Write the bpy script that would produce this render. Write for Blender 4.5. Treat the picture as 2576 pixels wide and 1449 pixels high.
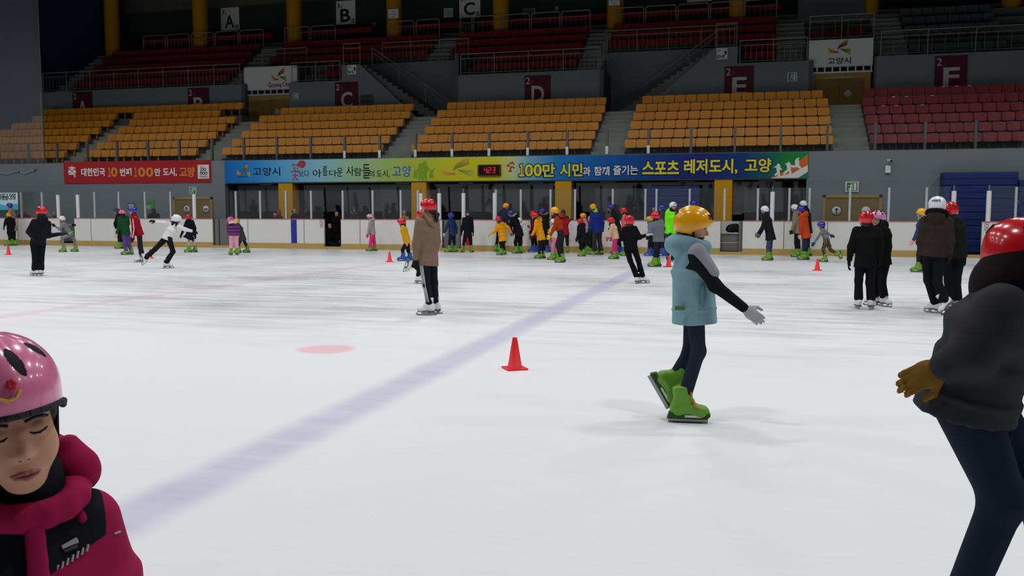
import bpy, math, random
import numpy as np
from mathutils import Vector, Matrix

for _o in list(bpy.data.objects):
    bpy.data.objects.remove(_o)
SC = bpy.context.scene
COL = SC.collection
random.seed(7)
RNG = np.random.default_rng(7)

# ------------------------------------------------------------------ camera
FPX, PITCH, YAW, ROLL = 2237.0, 0.085885, 0.267785, 0.00128
CAM = np.array([0.0, 0.0, 1.48])
_fw = np.array([-math.sin(YAW) * math.cos(PITCH), math.cos(YAW) * math.cos(PITCH), -math.sin(PITCH)])
_r = np.array([math.cos(YAW), math.sin(YAW), 0.0])
_u = np.cross(_r, _fw)
CR = math.cos(ROLL) * _r + math.sin(ROLL) * _u
CU = -math.sin(ROLL) * _r + math.cos(ROLL) * _u
cam_data = bpy.data.cameras.new('camera')
cam_data.sensor_width = 36.0
cam_data.lens = FPX / 2576.0 * 36.0
cam_data.clip_start = 0.05
cam_data.clip_end = 300
cam = bpy.data.objects.new('camera', cam_data)
COL.objects.link(cam)
cam.matrix_world = Matrix(((CR[0], CU[0], -_fw[0], CAM[0]), (CR[1], CU[1], -_fw[1], CAM[1]), (CR[2], CU[2], -_fw[2], CAM[2]), (0, 0, 0, 1)))
SC.camera = cam

# ------------------------------------------------------------------ light
world = bpy.data.worlds.new('hall_air')
SC.world = world
world.use_nodes = True
world.node_tree.nodes['Background'].inputs[0].default_value = (0.75, 0.85, 1.0, 1)
world.node_tree.nodes['Background'].inputs[1].default_value = 0.012
SC.view_settings.view_transform = 'Standard'
SC.view_settings.look = 'None'
SC.view_settings.gamma = 1.0
SC.view_settings.exposure = 0.0
SC.view_settings.use_curve_mapping = False

LAMP_POWER = 236.0
LAMP_SPREAD = math.radians(160)
for _i, _y in enumerate((3.0, 10.0, 17.5, 25.0)):
    for _j in range(7):
        _x = -37.0 + 8.2 * _j
        _l = bpy.data.lights.new('hall_lamp', 'AREA')
        _l.shape = 'RECTANGLE'
        _l.size, _l.size_y = 1.2, 0.7
        _l.energy = LAMP_POWER
        _l.spread = LAMP_SPREAD
        _l.color = (1.0, 0.982, 1.0)
        _o = bpy.data.objects.new('hall_lamp', _l)
        _o.location = (_x, _y, 12.5)
        COL.objects.link(_o)

# ------------------------------------------------------------------ rays from the survey of the photograph
def ray(px, py):
    return _fw * FPX + CR * (px - 1288.0) + CU * (724.5 - py)
def on_y(px, py, Y):
    d = ray(px, py)
    return CAM + d * (Y / d[1])
def on_z(px, py, z=0.0):
    d = ray(px, py)
    return CAM + d * ((z - CAM[2]) / d[2])
def XZ(px, py, Y):
    p = on_y(px, py, Y)
    return p[0], p[2]

# ------------------------------------------------------------------ materials
def lin(c):
    return tuple(((v / 255.0) / 12.92 if v / 255.0 <= 0.04045 else ((v / 255.0 + 0.055) / 1.055) ** 2.4) for v in c[:3]) + (1.0,)
MATS = {}
def new_mat(name):
    m = bpy.data.materials.new(name)
    m.use_nodes = True
    nt = m.node_tree
    b = nt.nodes['Principled BSDF']
    return m, nt, b
def mat(name, c, rough=0.7, spec=0.3, metal=0.0, var=0.08, scale=6.0, bump=0.0, coat=0.0):
    """a plain material with slight procedural variation of its colour"""
    if name in MATS:
        return MATS[name]
    m, nt, b = new_mat(name)
    N, L = nt.nodes.new, nt.links.new
    tc = N('ShaderNodeTexCoord')
    nz = N('ShaderNodeTexNoise')
    nz.inputs['Scale'].default_value = scale
    nz.inputs['Detail'].default_value = 3
    L(tc.outputs['Object'], nz.inputs['Vector'])
    mx = N('ShaderNodeMix')
    mx.data_type = 'RGBA'
    k = lin(c)
    mx.inputs['A'].default_value = tuple(v * (1 - var) for v in k[:3]) + (1,)
    mx.inputs['B'].default_value = tuple(min(1, v * (1 + var)) for v in k[:3]) + (1,)
    L(nz.outputs['Fac'], mx.inputs['Factor'])
    L(mx.outputs['Result'], b.inputs['Base Color'])
    b.inputs['Roughness'].default_value = rough
    b.inputs['Specular IOR Level'].default_value = spec
    b.inputs['Metallic'].default_value = metal
    if coat:
        b.inputs['Coat Weight'].default_value = coat
        b.inputs['Coat Roughness'].default_value = 0.08
    if bump:
        bp = N('ShaderNodeBump')
        bp.inputs['Strength'].default_value = bump
        bp.inputs['Distance'].default_value = 0.02
        L(nz.outputs['Fac'], bp.inputs['Height'])
        L(bp.outputs['Normal'], b.inputs['Normal'])
    MATS[name] = m
    return m
def cloth(c, name=None, scale=14.0, bump=0.35):
    return mat(name or 'cloth_%d_%d_%d' % c, c, rough=0.9, spec=0.12, var=0.14, scale=scale, bump=bump)
def ramp_mat(name, stops, axis='X', lo=0.0, hi=1.0, rough=0.6, spec=0.3, wave=None):
    """colour bands printed or woven along one axis of the object"""
    m, nt, b = new_mat(name)
    N, L = nt.nodes.new, nt.links.new
    tc = N('ShaderNodeTexCoord')
    sx = N('ShaderNodeSeparateXYZ')
    L(tc.outputs['Object'], sx.inputs[0])
    mr = N('ShaderNodeMapRange')
    mr.inputs['From Min'].default_value = lo
    mr.inputs['From Max'].default_value = hi
    src = sx.outputs[axis]
    if wave:
        md = N('ShaderNodeMath')
        md.operation = 'FRACT'
        ml = N('ShaderNodeMath')
        ml.operation = 'MULTIPLY'
        ml.inputs[1].default_value = wave
        L(src, ml.inputs[0])
        L(ml.outputs[0], md.inputs[0])
        src = md.outputs[0]
        mr.inputs['From Min'].default_value = 0
        mr.inputs['From Max'].default_value = 1
    L(src, mr.inputs['Value'])
    cr = N('ShaderNodeValToRGB')
    els = cr.color_ramp.elements
    while len(els) > 1:
        els.remove(els[-1])
    els[0].position = stops[0][0]
    els[0].color = lin(stops[0][1])
    for p, c in stops[1:]:
        e = els.new(p)
        e.color = lin(c)
    if wave:
        cr.color_ramp.interpolation = 'CONSTANT'
    L(mr.outputs[0], cr.inputs[0])
    L(cr.outputs[0], b.inputs['Base Color'])
    b.inputs['Roughness'].default_value = rough
    b.inputs['Specular IOR Level'].default_value = spec
    MATS[name] = m
    return m
def spot_mat(name, stops, scale=12.0, rough=0.85):
    m, nt, b = new_mat(name)
    N, L = nt.nodes.new, nt.links.new
    tc = N('ShaderNodeTexCoord')
    nz = N('ShaderNodeTexNoise')
    nz.inputs['Scale'].default_value = scale
    nz.inputs['Detail'].default_value = 2
    L(tc.outputs['Object'], nz.inputs['Vector'])
    cr = N('ShaderNodeValToRGB')
    cr.color_ramp.interpolation = 'CONSTANT'
    els = cr.color_ramp.elements
    els[0].position, els[0].color = stops[0][0], lin(stops[0][1])
    els[1].position, els[1].color = stops[1][0], lin(stops[1][1])
    for p, c in stops[2:]:
        els.new(p).color = lin(c)
    L(nz.outputs['Fac'], cr.inputs[0])
    L(cr.outputs[0], b.inputs['Base Color'])
    b.inputs['Roughness'].default_value = rough
    b.inputs['Specular IOR Level'].default_value = 0.1
    MATS[name] = m
    return m
def glow_mat(name, c, strength):
    m, nt, b = new_mat(name)
    b.inputs['Base Color'].default_value = lin((20, 4, 4))
    b.inputs['Emission Color'].default_value = lin(c)
    b.inputs['Emission Strength'].default_value = strength
    MATS[name] = m
    return m
def glass_mat(name, tint, refl, rough=0.02, haze=0.0):
    """thin plexiglass: mostly lets light through, mirrors at a grazing angle, slightly dusty"""
    m, nt, b = new_mat(name)
    N, L = nt.nodes.new, nt.links.new
    nt.nodes.remove(b)
    out = nt.nodes['Material Output']
    tr = N('ShaderNodeBsdfTransparent')
    tr.inputs[0].default_value = tint
    gl = N('ShaderNodeBsdfGlossy')
    gl.inputs['Roughness'].default_value = rough
    df = N('ShaderNodeBsdfDiffuse')
    df.inputs[0].default_value = (0.62, 0.68, 0.7, 1)
    m1 = N('ShaderNodeMixShader')
    m1.inputs[0].default_value = haze
    L(tr.outputs[0], m1.inputs[1])
    L(df.outputs[0], m1.inputs[2])
    m2 = N('ShaderNodeMixShader')
    fr = N('ShaderNodeFresnel')
    fr.inputs['IOR'].default_value = 1.45
    ml = N('ShaderNodeMath')
    ml.operation = 'MULTIPLY'
    ml.inputs[1].default_value = refl
    L(fr.outputs[0], ml.inputs[0])
    L(ml.outputs[0], m2.inputs[0])
    L(m1.outputs[0], m2.inputs[1])
    L(gl.outputs[0], m2.inputs[2])
    L(m2.outputs[0], out.inputs[0])
    MATS[name] = m
    return m

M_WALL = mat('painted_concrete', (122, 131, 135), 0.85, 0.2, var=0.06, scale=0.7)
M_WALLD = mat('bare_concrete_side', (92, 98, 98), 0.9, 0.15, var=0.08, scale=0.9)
M_STEP = mat('concrete_step', (150, 155, 148), 0.9, 0.15, var=0.1, scale=1.4)
M_TERR = mat('concrete_terrace', (112, 114, 110), 0.92, 0.1, var=0.12, scale=1.2)
M_BACK = mat('dark_back_wall', (58, 62, 60), 0.95, 0.1, var=0.1, scale=0.6)
M_BULK = mat('grey_bulkhead', (92, 92, 82), 0.95, 0.1, var=0.05)
M_BLUEW = mat('navy_end_wall', (30, 52, 84), 0.9, 0.1, var=0.08, scale=0.8)
M_BOARD = mat('white_board', (226, 226, 220), 0.45, 0.35, var=0.03, scale=1.3)
M_KICK = mat('yellow_kickplate', (186, 158, 92), 0.5, 0.3, var=0.08, scale=2.0)
M_CAP = mat('pink_cap_rail', (190, 120, 124), 0.5, 0.3)
M_SEAM = mat('board_seam', (120, 120, 118), 0.8)
M_POST = mat('aluminium_post', (196, 200, 202), 0.4, 0.5, metal=0.25, var=0.05)
M_PAD = mat('white_padded_sleeve', (232, 234, 234), 0.6, 0.3, bump=0.2, scale=9)
M_STEEL = mat('steel', (150, 152, 152), 0.35, 0.5, metal=0.7, var=0.05)
M_RAIL = mat('rail_steel', (170, 166, 150), 0.45, 0.5, metal=0.4, var=0.05)
M_GUARD = mat('guard_post_steel', (96, 98, 102), 0.5, 0.4, metal=0.3)
M_DARK = mat('black_rubber', (24, 24, 25), 0.85, 0.15)
M_DKGREY = mat('dark_grey_metal', (58, 60, 62), 0.6, 0.3)
M_BENCH = mat('bench_grey', (112, 112, 110), 0.7, 0.3)
M_YELCOL = mat('yellow_column', (205, 150, 14), 0.6, 0.25, var=0.05)
M_YELUP = mat('yellow_round_column', (190, 132, 8), 0.6, 0.25, var=0.06)
M_DOOR = mat('ochre_door', (132, 106, 46), 0.6, 0.25, var=0.06)
M_DOORF = mat('ochre_door_frame', (168, 138, 60), 0.6, 0.25)
M_WHITE = mat('white_print', (226, 228, 224), 0.6, 0.3, var=0.02)
M_BLACK = mat('black_print', (18, 18, 20), 0.7, 0.2)
M_NAVYP = mat('navy_print', (26, 34, 92), 0.6, 0.2)
M_MAROON = mat('maroon_sign', (84, 22, 40), 0.6, 0.25, var=0.05)
M_GREENP = mat('exit_green', (24, 128, 72), 0.5, 0.3)
M_LTGREY = mat('letter_grey', (190, 190, 192), 0.6, 0.2)
M_BLUEMAT = mat('blue_vinyl_mat', (29, 47, 106), 0.45, 0.35, var=0.12, scale=1.6, bump=0.15)
M_GLASS = glass_mat('rink_plexiglass', (0.93, 0.96, 0.96, 1), 0.55, haze=0.035)
M_GGLASS = glass_mat('stand_guard_glass', (0.95, 0.97, 0.97, 1), 0.3, haze=0.008)
M_NET = glass_mat('hanging_net', (0.97, 0.97, 0.97, 1), 0.0, haze=0.075)
M_SEATO = mat('orange_plastic', (226, 146, 22), 0.45, 0.4, var=0.06, scale=2.5)
M_SEATR = mat('red_plastic', (142, 34, 42), 0.45, 0.4, var=0.06, scale=2.5)
M_SEATG = mat('grey_seat_cover', (84, 92, 94), 0.6, 0.3, var=0.06, scale=2.5)
M_CONE = mat('red_cone_plastic', (236, 40, 44), 0.45, 0.4, var=0.04)
M_SKIN = mat('skin', (200, 150, 121), 0.55, 0.35, var=0.04)
M_HAIR = mat('black_hair', (22, 18, 17), 0.5, 0.4, scale=40, bump=0.3)
M_HAIRB = mat('brown_hair', (46, 30, 25), 0.5, 0.4, scale=40, bump=0.3)
M_EYE = mat('dark_eye', (20, 16, 15), 0.3, 0.5)
M_LIP = mat('lip', (166, 100, 92), 0.5, 0.3)

# ------------------------------------------------------------------ object helpers
def tag(o, label=None, cat=None, group=None, kind=None):
    if label: o['label'] = label
    if cat: o['category'] = cat
    if group: o['group'] = group
    if kind: o['kind'] = kind
    return o
def empty(name, loc, label=None, cat=None, group=None, kind=None):
    o = bpy.data.objects.new(name, None)
    o.empty_display_size = 0.1
    o.location = tuple(float(v) for v in loc)
    COL.objects.link(o)
    return tag(o, label, cat, group, kind)
class MB:
    """collects simple solids into one mesh"""
    def __init__(s): s.v, s.f, s.mi, s.mats, s.sm = [], [], [], [], []
    def _m(s, m):
        if m not in s.mats: s.mats.append(m)
        return s.mats.index(m)
    def raw(s, vs, fs, m, smooth=False):
        n = len(s.v)
        s.v += [tuple(float(x) for x in v) for v in vs]
        k = s._m(m)
        for f in fs:
            s.f.append(tuple(n + i for i in f)); s.mi.append(k); s.sm.append(smooth)
        return s
    def box(s, x0, x1, y0, y1, z0, z1, m):
        vs = [(x, y, z) for x in (x0, x1) for y in (y0, y1) for z in (z0, z1)]
        return s.raw(vs, [(0, 1, 3, 2), (4, 6, 7, 5), (0, 4, 5, 1), (2, 3, 7, 6), (0, 2, 6, 4), (1, 5, 7, 3)], m)
    def prism(s, poly, y0, y1, m):
        """a polygon in X,Z (counter-clockwise seen from -Y) given thickness along Y"""
        n = len(poly)
        vs = [(x, y0, z) for x, z in poly] + [(x, y1, z) for x, z in poly]
        fs = [tuple(range(n)), tuple(range(2 * n - 1, n - 1, -1))]
        fs += [(i, i + n, (i + 1) % n + n, (i + 1) % n) for i in range(n)]
        return s.raw(vs, fs, m)
    def tube(s, a, b, ra, rb, m, n=10, caps=True):
        a, b = np.array(a, float), np.array(b, float)
        d = b - a
        d /= np.linalg.norm(d) + 1e-9
        t = np.array([0, 0, 1.0]) if abs(d[2]) < 0.9 else np.array([1.0, 0, 0])
        e1 = np.cross(d, t); e1 /= np.linalg.norm(e1)
        e2 = np.cross(d, e1)
        vs = []
        for c, r in ((a, ra), (b, rb)):
            for i in range(n):
                w = 2 * math.pi * i / n
                vs.append(c + r * (math.cos(w) * e1 + math.sin(w) * e2))
        fs = [(i, (i + 1) % n, (i + 1) % n + n, i + n) for i in range(n)]
        s.raw(vs, fs, m, True)
        if caps: s.raw(vs, [tuple(range(n - 1, -1, -1)), tuple(range(n, 2 * n))], m)
        return s
    def path(s, pts, r, m, n=8):
        for a, b in zip(pts[:-1], pts[1:]): s.tube(a, b, r, r, m, n)
        return s
    def lathe(s, prof, m, n=24, c=(0, 0, 0)):
        vs = []
        for r, z in prof:
            for i in range(n):
                w = 2 * math.pi * i / n
                vs.append((c[0] + r * math.cos(w), c[1] + r * math.sin(w), c[2] + z))
        fs = []
        for k in range(len(prof) - 1):
            for i in range(n):
                j = (i + 1) % n
                fs.append((k * n + i, k * n + j, (k + 1) * n + j, (k + 1) * n + i))
        return s.raw(vs, fs, m, True)
    def mesh(s, name):
        me = bpy.data.meshes.new(name)
        me.from_pydata(s.v, [], s.f)
        for m in s.mats: me.materials.append(m)
        me.polygons.foreach_set('material_index', s.mi)
        me.polygons.foreach_set('use_smooth', s.sm)
        me.update()
        return me
    def build(s, name, parent=None, loc=(0, 0, 0)):
        return put(name, s.mesh(name), parent, loc)
def put(name, me, parent=None, loc=(0, 0, 0), mtx=None):
    o = bpy.data.objects.new(name, me)
    COL.objects.link(o)
    if parent is not None: o.parent = parent
    if mtx is not None: o.matrix_local = mtx
    else: o.location = tuple(float(v) for v in loc)
    return o
def bevel(o, w=0.01, n=2):
    b = o.modifiers.new('soft_edges', 'BEVEL')
    b.width, b.segments, b.limit_method = w, n, 'ANGLE'
    return o
def struct(name, mb, label=None):
    return tag(mb.build(name), label, None, None, 'structure')

TEXTS = []
def text(s, x, y, z, w, h, m, parent, bold=0.0, extr=0.002, sx=None, name='lettering', rot=0.0):
    """writing that faces -Y, centred at x,z, scaled to w by h metres (once all the writing is laid out)"""
    c = bpy.data.curves.new(name, 'FONT')
    c.body = s
    c.align_x, c.align_y = 'LEFT', 'BOTTOM_BASELINE'
    c.size = 1.0
    c.offset = bold
    c.extrude = 0.002
    c.resolution_u = 3
    c.materials.append(m)
    o = bpy.data.objects.new(name, c)
    COL.objects.link(o)
    pl = parent.location if parent is not None else Vector((0, 0, 0))
    if parent is not None: o.parent = parent
    o.rotation_euler = (math.pi / 2, rot, 0)
    TEXTS.append((o, x - pl[0], y - pl[1], z - pl[2], w, h))
    return o
def fit_texts():
    bpy.context.view_layer.update()
    for o, x, y, z, w, h in TEXTS:
        bb = np.array([tuple(c) for c in o.bound_box])
        lo, hi = bb.min(0), bb.max(0)
        kx = w / max(1e-6, hi[0] - lo[0])
        ky = h / max(1e-6, hi[1] - lo[1])
        o.scale = (kx, ky, 1.0)
        o.location = (x - kx * (lo[0] + hi[0]) / 2, y, z - ky * (lo[1] + hi[1]) / 2)
    dg = bpy.context.evaluated_depsgraph_get()
    for o, *_ in TEXTS:
        me = bpy.data.meshes.new_from_object(o.evaluated_get(dg))
        n = bpy.data.objects.new(o.name.split('.')[0], me)
        COL.objects.link(n)
        n.parent = o.parent
        n.location, n.rotation_euler, n.scale = o.location, o.rotation_euler, o.scale
    for o, *_ in TEXTS:
        bpy.data.objects.remove(o)

# ------------------------------------------------------------------ smooth solids from distance fields
def _n(v):
    v = np.asarray(v, float)
    return v / (np.linalg.norm(v) + 1e-12)
def cone(a, b, ra, rb, lab=0, k=0.03, flat=None):
    """round tapered limb from a to b; flat = (axis, factor) squeezes it along an axis"""
    a, b = np.asarray(a, float), np.asarray(b, float)
    ax = b - a
    L2 = float(ax @ ax) + 1e-12
    R = max(ra, rb)
    def dist(P):
        v = P - a
        t = np.clip(v @ ax / L2, 0, 1)
        v = v - t[..., None] * ax
        if flat is not None:
            n, s = flat
            v = v + (v @ n)[..., None] * n * (1 / s - 1)
        return np.sqrt((v * v).sum(-1)) - (ra + (rb - ra) * t)
    return (np.minimum(a, b) - R, np.maximum(a, b) + R, dist, lab, k)
def ell(c, r, axes=None, lab=0, k=0.03):
    c, r = np.asarray(c, float), np.asarray(r, float)
    A = np.eye(3) if axes is None else np.array(axes, float)
    R = r.max()
    def dist(P):
        v = (P - c) @ A.T
        q = np.sqrt(((v / r) ** 2).sum(-1))
        q2 = np.sqrt(((v / (r * r)) ** 2).sum(-1)) + 1e-9
        return q * (q - 1) / q2
    return (c - R, c + R, dist, lab, k)
def loft(a, b, wa, da, wb, db, Lv, lab=0, k=0.04, cap=0.5):
    """elliptical piece of trunk from a to b: half-widths w along Lv, half-depths d"""
    a, b = np.asarray(a, float), np.asarray(b, float)
    ax = b - a
    ln = np.linalg.norm(ax) + 1e-9
    n = ax / ln
    l = _n(Lv - n * (Lv @ n))
    f = np.cross(n, l)
    R = max(wa, wb, da, db)
    def dist(P):
        v = P - a
        s = v @ n
        t = np.clip(s / ln, 0, 1)
        e = s - t * ln
        w = wa + (wb - wa) * t
        d = da + (db - da) * t
        m = np.minimum(w, d)
        q = np.sqrt(((v @ l) / w) ** 2 + ((v @ f) / d) ** 2 + (e / (m * cap)) ** 2)
        return (q - 1) * m
    return (np.minimum(a, b) - R, np.maximum(a, b) + R, dist, lab, k)
def solid(prims, h):
    """blends the pieces, then extracts the skin as quads (naive surface nets)"""
    lo = np.min([p[0] for p in prims], 0) - 2.5 * h - 0.01
    hi = np.max([p[1] for p in prims], 0) + 2.5 * h + 0.01
    n = np.ceil((hi - lo) / h).astype(int) + 1
    D = np.full(n, 1.0, np.float32)
    A = np.full(n, 9.0, np.float32)
    Lb = np.zeros(n, np.int8)
    gx = [lo[i] + h * np.arange(n[i]) for i in range(3)]
    for p in prims:
        mar = p[4] + 2.5 * h
        i0 = np.maximum(0, np.floor((p[0] - mar - lo) / h).astype(int))
        i1 = np.minimum(n, np.ceil((p[1] + mar - lo) / h).astype(int) + 1)
        sl = tuple(slice(i0[i], i1[i]) for i in range(3))
        P = np.stack(np.meshgrid(gx[0][sl[0]], gx[1][sl[1]], gx[2][sl[2]], indexing='ij'), -1)
        d = p[2](P).astype(np.float32)
        c = D[sl]
        k = p[4]
        hh = np.maximum(k - np.abs(c - d), 0) / k
        D[sl] = np.minimum(c, d) - hh * hh * k * 0.25
        a = A[sl]
        w = d < a
        A[sl] = np.where(w, d, a)
        Lb[sl] = np.where(w, p[3], Lb[sl])
    S = D < 0
    cnt = np.zeros(n - 1, np.int8)
    for x in (0, 1):
        for y in (0, 1):
            for z in (0, 1):
                cnt += S[x:n[0] - 1 + x, y:n[1] - 1 + y, z:n[2] - 1 + z]
    act = (cnt > 0) & (cnt < 8)
    I = np.argwhere(act)
    ids = np.full(n - 1, -1, np.int64)
    ids[tuple(I.T)] = np.arange(len(I))
    acc = np.zeros((len(I), 3)); num = np.zeros(len(I))
    C = [(x, y, z) for x in (0, 1) for y in (0, 1) for z in (0, 1)]
    for i, a in enumerate(C):
        for b in C[i + 1:]:
            if sum(abs(a[q] - b[q]) for q in range(3)) != 1: continue
            da = D[I[:, 0] + a[0], I[:, 1] + a[1], I[:, 2] + a[2]]
            db = D[I[:, 0] + b[0], I[:, 1] + b[1], I[:, 2] + b[2]]
            m = (da < 0) != (db < 0)
            t = np.where(m, da / np.where(m, da - db, 1), 0)
            pos = np.array(a) + t[:, None] * (np.array(b) - np.array(a))
            acc += pos * m[:, None]; num += m
    V = lo + h * (I + acc / np.maximum(num, 1)[:, None])
    lab = Lb[tuple(I.T)]
    F = []
    for ax in range(3):
        u, w = (ax + 1) % 3, (ax + 2) % 3
        s0 = [slice(None)] * 3; s1 = [slice(None)] * 3
        s0[ax] = slice(0, n[ax] - 1); s1[ax] = slice(1, n[ax])
        ch = S[tuple(s0)] != S[tuple(s1)]
        E = np.argwhere(ch)
        E = E[(E[:, u] > 0) & (E[:, w] > 0) & (E[:, u] < n[u] - 1) & (E[:, w] < n[w] - 1)]
        ins = S[tuple(E.T)]
        q = []
        for du, dw in ((-1, -1), (0, -1), (0, 0), (-1, 0)):
            e = E.copy(); e[:, u] += du; e[:, w] += dw
            q.append(ids[tuple(e.T)])
        q = np.stack(q, 1)
        F.append(np.where(ins[:, None], q, q[:, ::-1]))
    F = np.concatenate(F)
    return V, F, lab
def mesh_np(name, V, F, mats, mi=None):
    me = bpy.data.meshes.new(name)
    me.vertices.add(len(V))
    me.vertices.foreach_set('co', np.asarray(V, np.float32).ravel())
    me.loops.add(F.size)
    me.loops.foreach_set('vertex_index', F.astype(np.int32).ravel())
    me.polygons.add(len(F))
    me.polygons.foreach_set('loop_start', np.arange(0, F.size, 4, dtype=np.int32))
    me.polygons.foreach_set('loop_total', np.full(len(F), 4, np.int32))
    for m in mats: me.materials.append(m)
    if mi is not None: me.polygons.foreach_set('material_index', mi.astype(np.int32))
    me.update(calc_edges=True)
    me.polygons.foreach_set('use_smooth', np.ones(len(F), bool))
    me.update()
    return me
def solid_mesh(name, prims, h, mats, paint=None):
    V, F, lab = solid(prims, h)
    mi = lab[F[:, 0]] if paint is None else paint(V[F].mean(1), lab[F[:, 0]])
    return mesh_np(name, V, F, mats if isinstance(mats, (list, tuple)) else [mats], np.clip(mi, 0, (len(mats) if isinstance(mats, (list, tuple)) else 1) - 1))

# ================================================================== ICE
YB = 31.70            # rink boards
YW = 34.00            # wall behind the walkway
YP = 41.50            # upper parapet face
YF = 43.60            # recessed walls of the upper tier
def ice_material():
    m, nt, b = new_mat('skated_ice')
    N, L = nt.nodes.new, nt.links.new
    tc = N('ShaderNodeTexCoord')
    sx = N('ShaderNodeSeparateXYZ')
    L(tc.outputs['Object'], sx.inputs[0])
    def math_(op, a, b_=None, c=None):
        n = N('ShaderNodeMath'); n.operation = op
        for i, v in enumerate((a, b_, c)):
            if v is None: continue
            if isinstance(v, (int, float)): n.inputs[i].default_value = v
            else: L(v, n.inputs[i])
        return n.outputs[0]
    def noise(scale, sxyz=(1, 1, 1), detail=4, rough=0.5, rot=0.0):
        mp = N('ShaderNodeMapping')
        mp.inputs['Scale'].default_value = sxyz
        mp.inputs['Rotation'].default_value = (0, 0, rot)
        L(tc.outputs['Object'], mp.inputs['Vector'])
        n = N('ShaderNodeTexNoise')
        n.inputs['Scale'].default_value = scale
        n.inputs['Detail'].default_value = detail
        n.inputs['Roughness'].default_value = rough
        L(mp.outputs[0], n.inputs['Vector'])
        return n.outputs['Fac']
    def smooth(v, lo, hi, t0=0.0, t1=1.0):
        n = N('ShaderNodeMapRange'); n.interpolation_type = 'SMOOTHSTEP'
        n.inputs['From Min'].default_value, n.inputs['From Max'].default_value = lo, hi
        n.inputs['To Min'].default_value, n.inputs['To Max'].default_value = t0, t1
        L(v, n.inputs['Value'])
        return n.outputs[0]
    def mix(f, a, c):
        n = N('ShaderNodeMix'); n.data_type = 'RGBA'
        if isinstance(f, (int, float)): n.inputs['Factor'].default_value = f
        else: L(f, n.inputs['Factor'])
        for key, v in (('A', a), ('B', c)):
            if isinstance(v, tuple): n.inputs[key].default_value = v
            else: L(v, n.inputs[key])
        return n.outputs['Result']
    X, Y = sx.outputs['X'], sx.outputs['Y']
    big = noise(0.16, (1, 1.3, 1), 5, 0.6)
    wob = noise(2.2, (1, 1, 1), 3)
    streak = noise(1.0, (0.55, 4.2, 1), 5, 0.65, 0.12)
    streak2 = noise(1.0, (0.5, 3.4, 1), 5, 0.65, -0.35)
    fine = noise(9.0, (0.35, 3.0, 1), 4, 0.7, 0.2)
    far = smooth(Y, 7.0, 13.0)                    # the skated-up middle of the rink
    snow = (0.83, 0.855, 0.865, 1)
    wet = (0.56, 0.6, 0.625, 1)
    worn = math_('MULTIPLY', smooth(math_('ADD', math_('MULTIPLY', big, 0.55), math_('MULTIPLY', streak, 0.45)), 0.42, 0.66), far)
    worn2 = math_('MULTIPLY', smooth(streak2, 0.5, 0.72), math_('MULTIPLY', far, 0.55))
    colr = mix(math_('MULTIPLY', worn, 0.85), snow, wet)
    colr = mix(worn2, colr, wet)
    colr = mix(smooth(fine, 0.4, 0.75, 0, 0.16), colr, (0.68, 0.71, 0.73, 1))
    def line(x0, half, soft, colour, amount, src=colr):
        d = math_('ABSOLUTE', math_('SUBTRACT', math_('ADD', X, math_('MULTIPLY', math_('SUBTRACT', wob, 0.5), 0.06)), x0))
        f = smooth(d, half - soft, half + soft, 1.0, 0.0)
        f = math_('MULTIPLY', f, smooth(math_('ADD', streak, math_('MULTIPLY', fine, 0.4)), 0.35, 1.05, amount, amount * 0.45))
        return mix(f, src, colour)
    colr = line(-2.9, 0.18, 0.11, (0.44, 0.45, 0.66, 1), 0.74, colr)
    colr = line(-17.6, 0.13, 0.05, (0.42, 0.44, 0.58, 1), 0.5, colr)
    colr = line(-10.18, 0.17, 0.12, (0.70, 0.42, 0.46, 1), 0.42, colr)
    for (px, py, rad, amt) in ((821, 878, 0.31, 0.5), (1443, 676, 0.33, 0.34)):
        p = on_z(px, py)
        dx = math_('SUBTRACT', X, float(p[0])); dy = math_('SUBTRACT', Y, float(p[1]))
        d = math_('SQRT', math_('ADD', math_('MULTIPLY', dx, dx), math_('MULTIPLY', dy, dy)))
        d = math_('ADD', d, math_('MULTIPLY', math_('SUBTRACT', wob, 0.5), 0.1))
        f = smooth(d, rad - 0.07, rad + 0.04, amt, 0.0)
        f = math_('MULTIPLY', f, smooth(streak, 0.4, 0.75, 1.0, 0.45))
        colr = mix(f, colr, (0.86, 0.3, 0.36, 1))
    sp = noise(26.0, (0.8, 1.2, 1), 2)
    colr = mix(math_('MULTIPLY', smooth(sp, 0.71, 0.78), smooth(streak, 0.45, 0.6, 0.0, 0.8)), colr, (0.95, 0.96, 0.97, 1))
    L(colr, b.inputs['Base Color'])
    r = mix(worn, (0.5, 0.5, 0.5, 1), (0.2, 0.2, 0.2, 1))
    L(r, b.inputs['Roughness'])
    b.inputs['Specular IOR Level'].default_value = 0.22
    bp = N('ShaderNodeBump')
    bp.inputs['Strength'].default_value = 0.12
    bp.inputs['Distance'].default_value = 0.01
    L(fine, bp.inputs['Height'])
    L(bp.outputs['Normal'], b.inputs['Normal'])
    return m
M_ICE = ice_material()
struct('floor', MB().raw([(-52, -3, 0), (26, -3, 0), (26, YB + 0.02, 0), (-52, YB + 0.02, 0)], [(0, 1, 2, 3)], M_ICE))
struct('floor_walkway', MB().box(-52, 26, YB + 0.12, YW + 0.3, -0.2, 0.1, M_DARK))

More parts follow.
